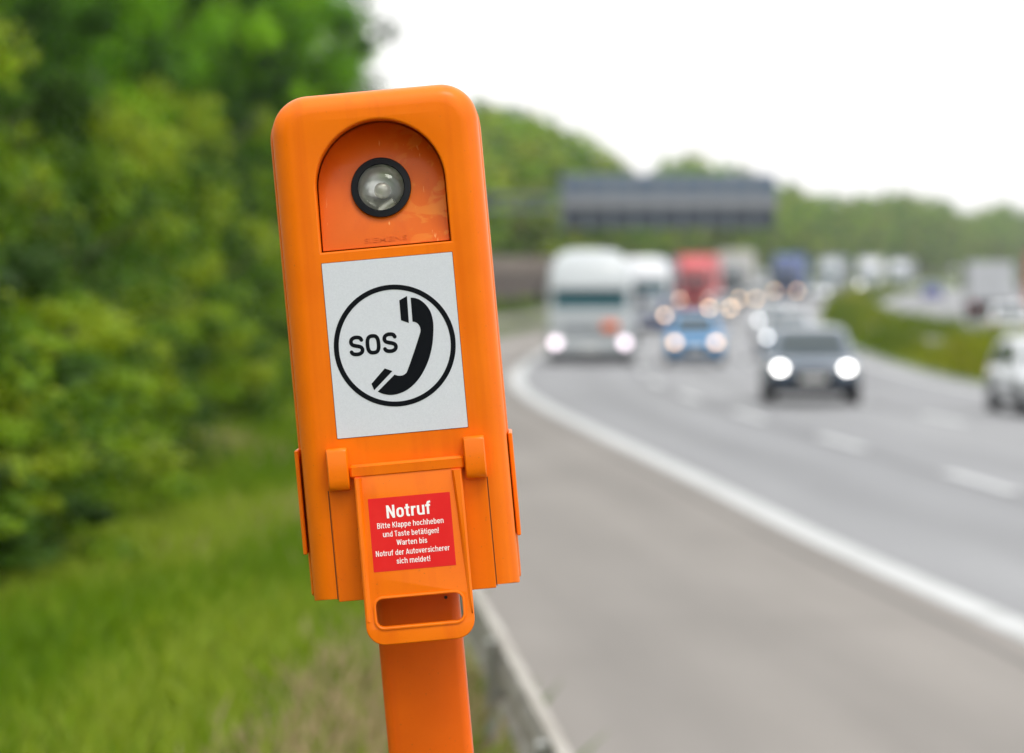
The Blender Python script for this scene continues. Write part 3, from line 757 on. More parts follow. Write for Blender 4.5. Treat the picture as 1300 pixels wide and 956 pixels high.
def car(label, X, Y, rz, L_, W, H, pm, lights=None, group='cars driving on the motorway', cat='car', shape='hatch', name='car', base=None, tail=False, lr=.10):
    """front of the car towards local -y, wheels on local z=0; origin between the front wheels' contact at the nose"""
    root = empty(name, (X, Y, float(zr(Y))), rz); tag(root, label, cat, group)
    hw = W/2
    zb = .22 if shape != 'suv' else .28
    bl = H*.60 if shape != 'suv' else H*.62      # belt
    hd = H*.50 if shape != 'suv' else H*.56      # bonnet front
    # stations: y fraction, half-width factor, lower z, top z
    st = [(0, .70, zb+.12, hd*.80), (.012, .82, zb+.04, hd*.92), (.04, .92, zb, hd*1.0), (.10, .975, zb, hd*1.06), (.18, 1, zb, bl*.95), (.26, 1, zb, bl), (.5, 1, zb, bl+.015), (.8, 1, zb, bl+.03), (.92, .98, zb, bl+.02), (.975, .93, zb+.03, bl), (1, .82, zb+.10, bl*.92)]
    if shape == 'sedan': st[7] = (.8, 1, zb, bl+.02)
    rings = []
    for f, k, z0, z1 in st:
        w = hw*k; y = f*L_; h = z1-z0
        half = [(w*.80, z0), (w*.95, z0+h*.10), (w*.995, z0+h*.35), (w, z0+h*.55), (w*.985, z0+h*.78), (w*.94, z0+h*.93), (w*.85, z1), (w*.45, z1+.02), (0, z1+.028)]
        rings.append([(x, y, z) for x, z in half] + [(-x, y, z) for x, z in half[:-1][::-1]])
    mb = MB(); mb.loft(rings)
    # greenhouse
    if shape == 'hatch': fr = (.24, .42, .985, .86)
    elif shape == 'suv': fr = (.25, .40, .985, .90)
    elif shape == 'van': fr = (.14, .30, .995, .985)
    else: fr = (.28, .46, .90, .72)
    def gring(t):      # t 0 belt .. 1 roof
        z = bl + (H-bl)*t
        yf = (fr[0]+(fr[1]-fr[0])*t**1.1)*L_; yr = (fr[2]+(fr[3]-fr[2])*t**1.3)*L_
        w = hw*(.90-.17*t**1.2)
        return z, yf, yr, w
    def gr(t, grow=0, zadd=0, shrink=0):
        z, yf, yr, w = gring(t); w -= shrink; yf += shrink*2; yr -= shrink*2
        pts = []
        r = .16
        for cx, cy, a0 in ((w-r, yf+r, -PI/2), (w-r, yr-r, 0), (-w+r, yr-r, PI/2), (-w+r, yf+r, PI)):
            for k in range(5):
                a = a0+PI/2*k/4; pts.append((cx+(r+grow)*math.cos(a), cy+(r+grow)*math.sin(a), z+zadd))
        return pts
    mb.loft([gr(0), gr(.3), gr(.6), gr(.85), gr(.95, 0, 0, .03), gr(1, 0, 0, .12), gr(1, 0, .015, .3)])
    body = mb.build('body', pm, root, 50)
    def panel(nm, pf, par=root, n=6):
        mb = MB(); rs = []
        for k in range(n): rs.append(pf(k/(n-1)))
        mb.loft(rs, cap=False, closed=False); return mb.build(nm, M['glass'], par, 60)
    def wsf(s):
        t = .06+.80*s; z, yf, yr, w = gring(t); e = .006
        return [(x, yf-e, z) for x in (-(w-.13), 0, w-.13)]
    panel('windscreen', wsf)
    def rwf(s):
        t = .15+.70*s; z, yf, yr, w = gring(t)
        return [(x, yr+.006, z) for x in (-(w-.15), 0, w-.15)]
    panel('rear_window', rwf)
    for sd in (-1, 1):
        for a0, a1 in ((.0, .46), (.50, .92)):
            def swf(s):
                t = .08+.76*s; z, yf, yr, w = gring(t); yf += .2; yr -= .22
                return [(sd*(w+.005), yf+(yr-yf)*a0, z), (sd*(w+.005), yf+(yr-yf)*a1, z)]
            panel('side_window', swf, n=5)
        # mirror
        z, yf, yr, w = gring(.12)
        mb = MB(); mb.ell((sd*(w+.13), yf+.28, bl+.07), .08, .05, .06, 12, 7); mb.tube((sd*(w), yf+.3, bl+.03), (sd*(w+.1), yf+.28, bl+.06), .02); mb.build('mirror', pm, root, 60)
        # headlight
        fx = hw*.70; fz = hd*.90 if shape != 'suv' else hd*.86
        mb = MB(); mb.ell((sd*fx, .055, fz), .19, .075, .075, 14, 8); hl = mb.build('headlight', M['chrome'], root, 60)
        if lights:
            mb = MB(); mb.ell((sd*(fx), -.005, fz), lr, .03, min(lr, .085), 14, 8); mb.build('lamp', LAMP[lights], hl, 60)
        mb = MB(); mb.bbox(sd*hw*.80-.1, sd*hw*.80+.1, L_-.10, L_-.005, bl*.80, bl*.98, .02); mb.build('tail_light', M['red_lens'], root)
        mb = MB(); mb.ell((sd*hw*.66, .035, zb+.13), .09, .03, .045, 10, 6); mb.build('fog_light', M['chrome'], root)
    mb = MB(); mb.bbox(-hw*.48, hw*.48, -.012, .05, zb+.20, hd*.86, .02)
    grl = mb.build('grille', M['grille'], root)
    mb = MB(); mb.bbox(-hw*.66, hw*.66, -.006, .06, zb+.06, zb+.16, .015); mb.build('lower_grille', M['grille'], root)
    mb = MB(); mb.bbox(-.26, .26, -.024, -.013, zb+.19, zb+.30, .003); mb.build('number_plate', M['plate'], root)
    mb = MB(); mb.bbox(-.26, .26, L_+.001, L_+.012, zb+.30, zb+.41, .003); mb.build('number_plate', M['plate'], root)
    if shape == 'suv':
        mb = MB(); mb.bbox(-hw*.90, hw*.90, -.004, .20, zb-.02, zb+.20, .03); mb.build('front_bumper', M['grille'], root)
    r = .31 if shape != 'suv' else .35
    for yy in (.18*L_, .80*L_):
        for sd in (-1, 1):
            mb = MB(); mb.lathe([(sd*(-.12), r*1.14), (sd*.006, r*1.14), (sd*.006, r*.9)], 'x', (sd*hw, yy, r), 24); mb.build('wheel_arch', M['dark'], root)
            wheel(root, sd*(hw-.095), yy, r, .21, sd)
    mb = MB(); mb.bbox(-hw*.8, hw*.8, .15, L_-.15, zb-.06, zb+.05, .02); mb.build('underbody', M['chassis'], root)
    return root

def truck(label, X, Y, rz, pc, pt, lights=None, kind='box', Hc=3.6, Ht=3.9, Lt=13.0, group='trucks driving on the motorway', cat='truck', name='truck', ws=(1.75, 2.45), glass='glass_teal', lower=None, lr=.11, orange_plate=False, lz=.80):
    root = empty(name, (X, Y, float(zr(Y))), rz); tag(root, label, cat, group)
    hw = 1.25; lower = lower or pc
    # cab: side profile rounded
    rings = []
    prof = [(.30, .10), (.12, .03), (.95, .0), (ws[0]-.15, .03), (ws[1], .16), (ws[1]+.25, .26), (Hc-.35, .50), (Hc-.08, .82), (Hc, 1.15)]
    def cring(z, yf, w, yr=2.25):
        pts = []; r = .22
        for cx, cy, a0 in ((w-r, yf+r, -PI/2), (w-r, yr-r*.5, 0), (-w+r, yr-r*.5, PI/2), (-w+r, yf+r, PI)):
            for k in range(5):
                a = a0+PI/2*k/4; pts.append((cx+r*math.cos(a), cy+r*math.sin(a)*(1 if cy < 1 else .5), z))
        return pts
    lv = [(.42, .06, 1.17), (.60, .0, 1.22), (1.2, .0, 1.23), (ws[0]-.1, .03, 1.23), (ws[1], .18, 1.20), (ws[1]+.2, .25, 1.19), ((Hc+ws[1])/2+.1, .38, 1.16), (Hc-.28, .55, 1.04), (Hc-.10, .72, .88), (Hc, .95, .62)]
    mb = MB(); mb.loft([cring(z, yf, w) for z, yf, w in lv]); mb.build('cab', pc, root, 50)
    if lower is not pc:
        mb = MB(); mb.loft([cring(z, yf-.008, w+.008) for z, yf, w in ((.43, .06, 1.17), (.60, .0, 1.22), (1.2, .0, 1.23), (ws[0]-.15, .02, 1.23))]); mb.build('lower_cab', lower, root, 50)
    def yfz(z): return float(np.interp(z, [l[0] for l in lv], [l[1] for l in lv]))
    mb = MB(); mb.loft([[(x, yfz(z)-.012, z) for x in (-1.04, -.5, 0, .5, 1.04)] for z in np.linspace(ws[0], ws[1], 5)], cap=False, closed=False); mb.build('windscreen', M[glass], root, 60)
    mb = MB(); mb.bbox(-1.08, 1.08, yfz(ws[1]+.1)-.22, yfz(ws[1]+.1)+.02, ws[1]+.04, ws[1]+.14, .02); mb.build('sun_visor', M['dark'] if glass != 'glass_teal' else pc, root)
    mb = MB(); mb.bbox(-.85, .85, -.02, .04, .72, ws[0]-.25, .02); gr_ = mb.build('grille', M['grille'] if glass != 'glass_teal' else mat('grille_grey', (.30, .32, .34), .5), root)
    for k in range(5):
        z = .78+k*(ws[0]-1.08)/5; mb = MB(); mb.bbox(-.8, .8, -.05, -.02, z, z+.035, .008); mb.build('grille_bar', pc, gr_)
    mb = MB(); mb.bbox(-1.22, 1.22, -.07, .35, .32, .66, .05); mb.build('bumper', lower, root)
    mb = MB(); mb.bbox(-1.15, 1.15, -.02, .5, .10, .33, .04); mb.build('under_bumper_shade', M['grille'], root)  # dark strip put in for the shade between bumper and road
    mb = MB(); mb.bbox(-.26, .26, -.085, -.072, .40, .51, .003); mb.build('number_plate', M['plate'], root)
    for sd in (-1, 1):
        mb = MB(); mb.bbox(sd*.98-.2, sd*.98+.2, -.06, .1, lz-.13, lz+.13, .04); hl = mb.build('headlight', M['chrome'], root)
        if lights:
            mb = MB(); mb.ell((sd*1.0, -.075, lz), lr, .03, lr, 14, 8); mb.build('lamp', LAMP[lights], hl, 60)
        mb = MB(); mb.loft([[(sd*1.237, y, z) for y in (.45, 1.05, 1.35)] for z in (ws[0]+.05, ws[1]-.05)], cap=False, closed=False); mb.build('side_window', M['glass'], root)
        mb = MB(); mb.bbox(sd*1.42-.1, sd*1.42+.1, -.02, .12, ws[0]+.05, ws[1]+.1, .03); mb.tube((sd*1.2, .25, ws[1]), (sd*1.42, .06, ws[1]), .02); mb.build('mirror', M['dark'], root)
        mb = MB(); mb.box(sd*1.24-.02, sd*1.24+.02, .6, 1.7, .5, 1.0); mb.build('side_step', M['dark'], root)
    mb = MB(); mb.bbox(-.45, .45, .4, 3.6+Lt-2.5, .65, 1.05, .03); mb.build('chassis', M['chassis'], root)
    y0 = 2.75
    if kind == 'tank':
        mb = MB(); N = 28; rs = []
        for f, k in ((0, .55), (.008, .82), (.02, .95), (.05, 1), (.95, 1), (.98, .95), (.992, .82), (1, .55)):
            rs.append([(1.27*k*math.cos(2*PI*i/N), y0+Lt*f, 2.18+1.13*k*math.sin(2*PI*i/N)) for i in range(N)])
        mb.loft(rs); tk = mb.build('tank', pt, root, 50)
        for f in (.2, .4, .6, .8):
            mb = MB(); mb.loft([[(1.29*math.cos(2*PI*i/N), y0+Lt*f+d, 2.18+1.15*math.sin(2*PI*i/N)) for i in range(N)] for d in (-.05, .05)]); mb.build('tank_band', M['galv'], tk, 50)
        mb = MB(); mb.bbox(-.4, .4, y0+.6, y0+Lt-.6, 3.27, 3.34, .02); mb.build('walkway', M['galv'], tk)
    else:
        mb = MB(); mb.bbox(-1.27, 1.27, y0, y0+Lt, 1.05, Ht, .05); tr = mb.build('trailer', pt, root)
        mb = MB(); mb.bbox(-1.285, 1.285, y0+Lt-.1, y0+Lt+.015, 1.02, 1.16, .01); mb.build('rear_bar', M['dark'], tr)
        for sd in (-1, 1):
            mb = MB(); mb.bbox(sd*1.0-.2, sd*1.0+.2, y0+Lt, y0+Lt+.04, .80, .98, .01); mb.build('tail_light', M['red_lens'], tr)
            mb = MB(); mb.box(sd*1.2-.02, sd*1.2+.02, y0+3.0, y0+Lt-3.8, .45, 1.04); mb.build('side_skirt', M['dark'], tr)
        mb = MB(); mb.box(-.012, .012, y0+Lt-.01, y0+Lt+.012, 1.2, Ht-.08); mb.build('door_gap', M['dark'], tr)
    ax = [1.35, 4.1] + [y0+Lt-3.4, y0+Lt-2.1] if Lt > 8 else [1.35, y0+Lt-1.5]
    for yy in ax:
        for sd in (-1, 1): wheel(root, sd*1.08, yy, .5, .32, sd)
    if orange_plate:
        mb = MB(); mb.bbox(.36, .80, -.10, -.06, .98, 1.24, .006); mb.build('hazard_plate', M['hazard'], root)
    return root

def onroad(off, Y): return float(xe(Y))+off, Y, -head(Y+2)
def V(off, Y): return onroad(off, Y)

W_ = paint('white_paint', (.43, .455, .465)); W2 = paint('bright_white_paint', (.60, .61, .63)); SIL = paint('silver_paint', (.38, .40, .43), .25)
DK = mat('dark_blue_paint', (.075, .105, .15), .15, coat=.9); BL = paint('sky_blue_paint', (.045, .24, .50)); RED = paint('red_paint', (.55, .045, .05)); PNK = mat('red_roof_deflector', (.62, .10, .12), .4)
NAVY = paint('navy_paint', (.025, .05, .16)); GRY = paint('grey_paint', (.20, .21, .22)); CRM = mat('cream_tarpaulin', (.48, .46, .43), .6); SILT = mat('polished_tank', (.50, .51, .52), .35, metal=.35)
SIL2 = mat('pale_box_body', (.42, .43, .45), .5); BLUET = mat('blue_tarpaulin', (.09, .14, .36), .6); GRT = mat('grey_tarpaulin', (.22, .24, .28), .6); ORG = mat('orange_tarpaulin', (.48, .17, .11), .6)

truck('white tank truck with orange hazard plate leading the right lane, headlights on', *(V(1.85, 111)[:2]+(-.022,)), W_, SILT, 'pink', 'tank', 3.3, ws=(1.60, 2.14), orange_plate=True, lz=.62, lr=.13, Lt=9.5)
car('grey car mostly hidden behind the white tank truck, one warm headlight showing', *V(2.0, 143), 4.3, 1.78, 1.45, GRY, 'dim')
truck('white topped truck with blue lower cab right behind the tank truck', *V(2.15, 181), W2, GRT, 'dim', 'box', 3.55, 3.5, ws=(1.8, 2.4), lower=NAVY)
truck('red truck in the right lane behind the white and blue truck', *V(1.9, 268), RED, PNK, 'dim', 'box', 3.7, 4.0, glass='glass', ws=(1.9, 2.6))
truck('cream box truck behind the red truck in the right lane', *V(2.1, 318), GRY, CRM, None, 'box', 3.4, 4.4, glass='glass')
car('light blue small car in the middle lane, warm headlights on', *V(4.85, 109), 3.7, 1.66, 1.48, BL, 'warm')
car('dark blue car in the middle lane with bright white headlights', *(V(5.19, 74)[:2] + (-.04,)), 4.5, 1.84, 1.50, DK, 'white', shape='suv', lr=.105)
car('silver car in the left lane half hidden behind the dark blue car', *V(7.9, 119), 4.5, 1.82, 1.46, SIL, 'cool')
car('white car in the left lane behind the silver car', *V(8.2, 168), 4.4, 1.8, 1.5, W2, 'cool')
car('small grey car in the middle lane behind the light blue car, warm headlights on', *V(4.8, 232), 4.2, 1.78, 1.48, SIL, 'far')
car('small pale car far back in the middle lane beside the cream truck', *V(4.9, 288), 4.2, 1.78, 1.48, GRY, 'far')
truck('blue topped truck far off in the middle lane, warm headlights on', *V(5.3, 348), NAVY, BLUET, 'far', 'box', 3.7, 4.1, glass='glass')
car('white van far off in the right lane left of the blue truck', *V(1.8, 362), 5.8, 2.0, 2.6, W2, None, shape='van', cat='van', name='van', group='vans on the motorway')
car('white car far off in the left lane right of the blue truck', *V(8.2, 350), 4.4, 1.8, 1.5, W2, 'cool')
truck('white truck far off in the middle lane behind the blue truck', *V(5.2, 428), W_, GRT, None, 'box', 3.7, 4.1)
truck('white truck far off in the left lane with pale headlights', *V(8.2, 452), W2, W2, 'farcool', 'box', 3.6, 4.0, Lt=7)
truck('white truck farthest back in the left lane before the curve', *V(8.4, 505), W2, GRT, None, 'box', 3.6, 4.0)
car('white car at the right edge in the left lane, headlights off', *V(8.95, 67.5), 4.4, 1.80, 1.38, W2, None, shape='hatch')
# opposite carriageway, driving away
def VO(off, Y): return float(xe(Y))+off, Y, PI-head(Y)
def trail(o, L_):      # origin at nose: shift so that the tail is at the given Y
    r = o.rotation_euler.z; o.location.x += -math.sin(r)*-L_*-1*0
    return o
def away(fn, label, off, Ytail, Ltot, *a, **k):
    Yn = Ytail+Ltot
    return fn(label, float(xe(Yn))+off, Yn, PI-head(Ytail+Ltot/2), *a, **k)
OG = 'vehicles driving away on the opposite carriageway'
away(truck, 'pale grey box truck driving away on the opposite carriageway, red tail lights', 20.75, 222, 8, GRY, SIL2, None, 'box', 3.3, 3.4, Lt=5.5, group=OG)
away(truck, 'orange red truck driving away at the right edge of the photo', 22.3, 186, 11, ORG, ORG, None, 'box', 3.5, 3.9, Lt=8, group=OG)
away(car, 'small blue car driving away on the opposite carriageway', 18.6, 345, 4.3, 4.3, 1.8, 1.5, paint('royal_blue', (.02, .04, .32)), None, group=OG)
away(car, 'white car driving away on the opposite carriageway behind the truck', 17.4, 150, 4.3, 4.3, 1.8, 1.5, W2, None, group=OG)

# ------------------------------------------------------------------ vegetation
def leaf_cloud(centres, radii, n_per, size, cols, up=.5, seed=0, flat=1.0):
    r = np.random.default_rng(seed)
    V_ = []; cl = []
    for i, (c, rad) in enumerate(zip(centres, radii)):
        n = n_per
        d = r.normal(size=(n, 3)); d /= np.linalg.norm(d, axis=1)[:, None]
        rr = rad*(r.random(n)**.45)[:, None]
        p = c + d*rr*np.array([1, 1, flat])
        nn = d*.7 + r.normal(size=(n, 3))*.55 + np.array([0, 0, up]); nn /= np.linalg.norm(nn, axis=1)[:, None]
        a = np.cross(nn, r.normal(size=(n, 3))); a /= np.linalg.norm(a, axis=1)[:, None]
        b_ = np.cross(nn, a)
        s = (size*(.6+.8*r.random(n)))[:, None]
        q = np.stack([p-a*s, p+b_*s*.55-nn*s*.12, p+a*s, p-b_*s*.55-nn*s*.12], 1)
        V_.append(q.reshape(-1, 3))
        base = cols[r.integers(len(cols))]
        k = base*(.85+.3*r.random((n, 1)))*np.array([1, 1, 1])
        k[:, 0] *= .9+.3*r.random(n)
        cl.append(k)
    V_ = np.concatenate(V_); F = np.arange(len(V_)).reshape(-1, 4)
    return V_, F, np.concatenate(cl)

def branch_mesh(H, crown_lo, rad, seed, tr):
    r = random.Random(seed); mb = MB()
    pts = [Vector((0, 0, -.3))]; n = 6
    for k in range(1, n+1):
        pts.append(Vector((r.uniform(-.04, .04)*H*.3*k/n, r.uniform(-.04, .04)*H*.3*k/n, H*.85*k/n)))
    for k in range(n): mb.tube(pts[k], pts[k+1], tr*(1-k/n*.85), tr*(1-(k+1)/n*.85), 8)
    for k in range(9):
        z = crown_lo+(H*.8-crown_lo)*k/9; a = r.uniform(0, 2*PI); t = z/(H*.85)*n; i = min(n-1, int(t)); p = pts[i].lerp(pts[i+1], t-i)
        ln = rad*r.uniform(.55, .95)
        e = p+Vector((math.cos(a)*ln, math.sin(a)*ln, ln*r.uniform(.3, .8)))
        mb.tube(p, p.lerp(e, .5)+Vector((0, 0, .1)), tr*.35, tr*.2, 6); mb.tube(p.lerp(e, .5)+Vector((0, 0, .1)), e, tr*.2, tr*.06, 6)
    return mb

def make_tree(name, H, lo, rad, ncl, nper, clr, size, cols, seed, mt, tr=.12, lobes=5):
    r = np.random.default_rng(seed)
    # crown envelope from several lobes
    lob = []
    for k in range(lobes):
        a = 2*PI*k/lobes+r.random()*.8; q = rad*(.25+.3*r.random()); z = lo+(H-lo)*(.22+.5*r.random())
        lob.append((np.array([math.cos(a)*q, math.sin(a)*q, z]), rad*(.5+.25*r.random()), (H-lo)*(.22+.14*r.random())))
    lob.append((np.array([0, 0, lo+(H-lo)*.55]), rad*.62, (H-lo)*.46))
    cs = []
    while len(cs) < ncl:
        c, rx, rz = lob[r.integers(len(lob))]
        d = r.normal(size=3); d /= np.linalg.norm(d)
        t = .55+.5*r.random()**.7
        p = c+d*np.array([rx, rx, rz])*t
        if p[2] > lo-.2: cs.append(p)
    V_, F, cl = leaf_cloud(cs, clr*(.6+.8*r.random(ncl)), nper, size, cols, seed=seed+1, flat=.7)
    root = empty(name)
    branch_mesh(H, lo, rad, seed, tr).build('trunk', M['bark'], root, 60)
    mesh_np('crown', V_, F, mt, cl, root)
    return root

def copy_thing(o):
    c = o.copy(); C.objects.link(c)
    for ch in o.children:
        d = ch.copy(); C.objects.link(d); d.parent = c
    return c
class Pool:
    def __init__(s, protos): s.p = protos; s.used = [False]*len(protos)
    def put(s, i, loc, rz, sc, label, cat, group):
        i %= len(s.p)
        if not s.used[i]: o = s.p[i]; s.used[i] = True
        else: o = copy_thing(s.p[i])
        o.location = loc; o.rotation_euler = (0, 0, rz); o.scale = sc
        tag(o, label, cat, group); return o

G1 = [np.array(c) for c in ((.078, .21, .004), (.14, .34, .005), (.05, .14, .005), (.20, .42, .006), (.020, .062, .004), (.10, .26, .004), (.028, .085, .004))]  # leaf tones; the darkest tints imitate shadow gaps among the clumps
G2 = [np.array(c) for c in ((.085, .175, .004), (.16, .28, .005), (.21, .30, .010), (.035, .085, .005), (.025, .065, .004), (.05, .12, .004))]
near = Pool([make_tree('deciduous_tree', 9, 1.6, 2.7, 125, 210, .52, .060, G1, 100+k, M['leaf'], .14) for k in range(4)])
shrub = Pool([make_tree('shrub', 3.0, .15, 1.25, 70, 190, .36, .045, G2, 200+k, M['leaf'], .05, 4) for k in range(3)])
G3 = [np.array(c) for c in ((.13, .26, .016), (.19, .33, .018), (.09, .18, .018), (.26, .34, .030), (.05, .105, .018), (.20, .23, .05))]
far = Pool([make_tree('woodland_tree', 13, 1.2, 4.6, 240, 34, .85, .22, G3, 300+k, M['leaf_far'], .22, 6) for k in range(6)])
rs_ = random.Random(5)
def off_ground(X, Y): return float(gz(X-float(xe(Y)), Y))
LN = 'deciduous tree with fresh green leaves in the wood left of the phone'
# tall near trees (x, y, height, width scale)
NT = [(-6.2, 30, 8.5, .95), (-7.6, 37, 10, 1.0), (-6.0, 40, 9, .8), (-8.8, 45, 11, 1.1), (-6.5, 48, 9.5, .85), (-10, 54, 12, 1.1), (-6.7, 56, 10.5, .9),
      (-8.2, 62, 11.5, 1.0), (-6.3, 66, 11, .85), (-11.5, 66, 13, 1.2), (-7.6, 73, 12, .98), (-6.6, 79, 11.6, .88), (-10.2, 80, 13, 1.1), (-7.3, 87, 11.5, .9), (-9.5, 94, 13, 1.1), (-13, 88, 14, 1.2), (-13, 100, 14, 1.25),
      (-9.6, 104, 12, 1.1), (-16, 110, 15, 1.4), (-11.5, 115, 12, 1.2)]
NT += [(-4.6, 76, 9.2, .78), (-5.1, 83, 9.8, .85), (-4.3, 70, 8.6, .7), (-4.8, 79, 9.4, .75)]
for i, (x, y, h, w) in enumerate(NT):
    near.put(i, (x, y, off_ground(x, y)-.1), rs_.uniform(0, 6.28), (w, w, h/9), LN, 'tree', 'trees of the wood on the left')
SH = [(-3.55, 22.5, 2.3, .85), (-4.4, 25.5, 3.4, 1.05), (-3.75, 28.6, 2.2, .85), (-4.9, 31, 3.9, 1.15), (-4.2, 34.5, 2.9, .95), (-4.9, 38, 4.2, 1.1), (-4.4, 42, 3.6, .95), (-4.9, 46, 4.2, 1.1), (-4.5, 50.5, 4.0, .95),
      (-5.0, 55, 4.6, 1.1), (-4.75, 60, 4.6, .95), (-5.2, 65.5, 4.8, 1.1), (-5.2, 71, 5.0, 1.0), (-5.6, 77, 5.0, 1.1), (-5.7, 84, 4.5, 1.1), (-6.2, 91, 4.2, 1.2), (-6.3, 27.5, 4.4, 1.2), (-6.6, 34, 4.6, 1.3), (-6.7, 42, 5, 1.3), (-7.0, 50, 5, 1.4), (-7.2, 59, 5, 1.4), (-7.5, 68, 5, 1.4)]
SH += [(-3.5, 20.5, 1.5, .7), (-3.05, 23.5, 1.5, .75), (-3.1, 26.5, 1.6, .7), (-3.25, 29.6, 1.6, .7), (-3.2, 21.8, 1.3, .7), (-3.35, 33, 1.7, .65), (-3.5, 36, 1.9, .7), (-3.5, 39.5, 2.0, .7), (-3.55, 43, 2.1, .7), (-3.7, 47, 2.3, .75),
       (-3.75, 51, 2.4, .85), (-3.85, 56, 2.8, .8), (-4.1, 62, 3.0, .8), (-3.75, 53.5, 1.6, .6), (-3.9, 59, 1.8, .65), (-3.5, 45, 1.6, .6), (-4.2, 22.8, 1.8, .9), (-3.6, 18.5, 1.2, .7), (-4.0, 19.5, 2.2, .9), (-4.6, 22, 3.0, 1.1), (-2.95, 21.0, 1.2, .7), (-2.95, 19.6, 1.0, .65), (-3.4, 21.5, 2.0, .8)]
for i, (x, y, h, w) in enumerate(SH):
    shrub.put(i, (x, y, off_ground(x, y)-.08), rs_.uniform(0, 6.28), (w, w, h/3.0), 'bushy green shrub on the edge of the wood beside the grass verge', 'shrub', 'shrubs along the foot of the wood')
# the wood behind the noise barrier, all round the curve
yy = 150.0; i = 0
while yy < 1250:
    for row in range(3):
        Y = yy+rs_.uniform(-2.5, 2.5); o_ = -11.5-row*6.5+rs_.uniform(-1.5, 1.5)
        if row == 2 and i % 2: continue
        X = float(xe(Y))+o_; w = rs_.uniform(.8, 1.05)
        uu = 650+4875*X/Y      # ridge line of the wood: high, a clearing, high again, then falling away
        ridge = float(np.interp(uu, [560, 605, 680, 740, 775, 800, 838, 868, 890, 925, 985, 1060, 1110, 1165, 1205, 1235, 1265, 1310], [122, 122, 136, 160, 192, 212, 216, 186, 188, 203, 222, 243, 240, 236, 258, 266, 252, 258]))
        h = (2.4+(357-ridge)*Y/4875-off_ground(X, Y))*rs_.uniform(.84, 1.03)*.98
        if 770 < uu < 860: w *= .75
        h = max(4.5, min(h, 21))
        far.put(rs_.randrange(6), (X, Y, off_ground(X, Y)-.3), rs_.uniform(0, 6.28), (w, w, h/13),
                ('deciduous tree in the distant wood behind the brown noise barrier' if Y < 420 else 'hazy deciduous tree in the far wood where the motorway curves right'), 'tree',
                'trees behind the noise barrier' if Y < 420 else 'trees of the far wood')
    yy += 6.5 if yy < 420 else 10.5
    i += 1
# unseen trees added behind the camera to dim reflections and front light
for i in range(30):
    X = -52+i*3.6+rs_.uniform(-1, 1); Y = -34-rs_.uniform(0, 12)-(12 if X > 0 else 0)
    if 2 < X < 34: Y -= 18
    w = rs_.uniform(.9, 1.1)
    far.put(rs_.randrange(6), (X, Y, 0), rs_.uniform(0, 6.28), (w, w, rs_.uniform(.85, 1.15)), 'unseen deciduous tree added behind the camera to dim the front light', 'tree', 'unseen trees added behind the camera')
for i in range(9):  # unseen left-hand row, added to cut front light and reflections
    near.put(i, (-6.5-rs_.uniform(0, 2.5), -24+i*5.2, .7), rs_.uniform(0, 6.28), (1, 1, rs_.uniform(.95, 1.2)), 'unseen deciduous tree added beside the near verge to dim the light', 'tree', 'unseen trees added beside the near verge')
# bushes in front of the barrier
yy = 158.0
while yy < 420:
    X = float(xe(yy))-6.4; s = rs_.uniform(.6, 1.1)
    shrub.put(rs_.randrange(3), (X, yy, off_ground(X, yy)-.1), rs_.uniform(0, 6), (s*1.1, s*1.1, s*.30), 'low bush growing against the foot of the brown noise barrier', 'shrub', 'bushes in front of the noise barrier')
    yy += rs_.uniform(3.5, 9)

# grass
def blades(name, pts, hs, width, cols, seed, lab):
    r = np.random.default_rng(seed); n = len(pts)
    a = r.random(n)*2*PI; d = np.stack([np.cos(a), np.sin(a), np.zeros(n)], 1)
    lean = r.normal(size=(n, 3))*.33; lean[:, 2] = 0
    w = (np.asarray(width)*np.ones(n)*(.6+.8*r.random(n)))[:, None]
    h = hs[:, None]
    tip = pts + lean*h + np.array([0, 0, 1])*h
    mid = pts + lean*h*.35 + np.array([0, 0, 1])*h*.55
    V_ = np.stack([pts-d*w, pts+d*w, mid+d*w*.8, tip, mid-d*w*.8], 1)
    V_ = V_.reshape(-1, 3); F = np.arange(len(V_)).reshape(-1, 5)
    o = mesh_np(name, V_, F, M['blade'], cols)
    tag(o, lab, 'grass', kind='stuff'); return o
r = np.random.default_rng(3)
n = 230000
Y = 3.5+ (r.random(n)**1.25)*90
off = -3.95 - r.random(n)*5
X = xe(Y)+off
keep = (X > -.16*Y-2.0) & (X > -9)
X, Y, off = X[keep], Y[keep], off[keep]
pt = np.stack([X, Y, ground_z(off, Y)-.01], 1)
def fld(x, y, s, p): return np.sin(x*s*1.6+p)*np.cos(y*s*.16+p*1.7)+.6*np.sin(x*s*3.1-y*s*.25+p*3)
f1 = fld(X, Y, 1.4, .3)+r.normal(size=len(X))*.45; f2 = fld(X, Y, .9, 2.1)+r.normal(size=len(X))*.35
g_a = np.array([.155, .245, .016]); g_b = np.array([.26, .33, .040]); g_c = np.array([.40, .31, .18]); g_d = np.array([.11, .20, .010])
cc_ = np.where((f1 > .25)[:, None], g_b, g_a); cc_ = np.where((f1 < -.7)[:, None], g_d, cc_); cc_ = np.where(((f2 > 1.0) & (Y < 38) & (r.random(len(X)) < .75))[:, None], g_c, cc_)
cc_ = cc_*(.8+.4*r.random((len(X), 1)))
hh = .10+.13*r.random(len(X))+.08*np.clip(f2, 0, 2); hh = hh*np.where(off > -4.3, .55, 1)
blades('grass', pt, hh, .007+.00028*Y, cc_, 4, 'green verge grass with faded seed heads between wood and guardrail')
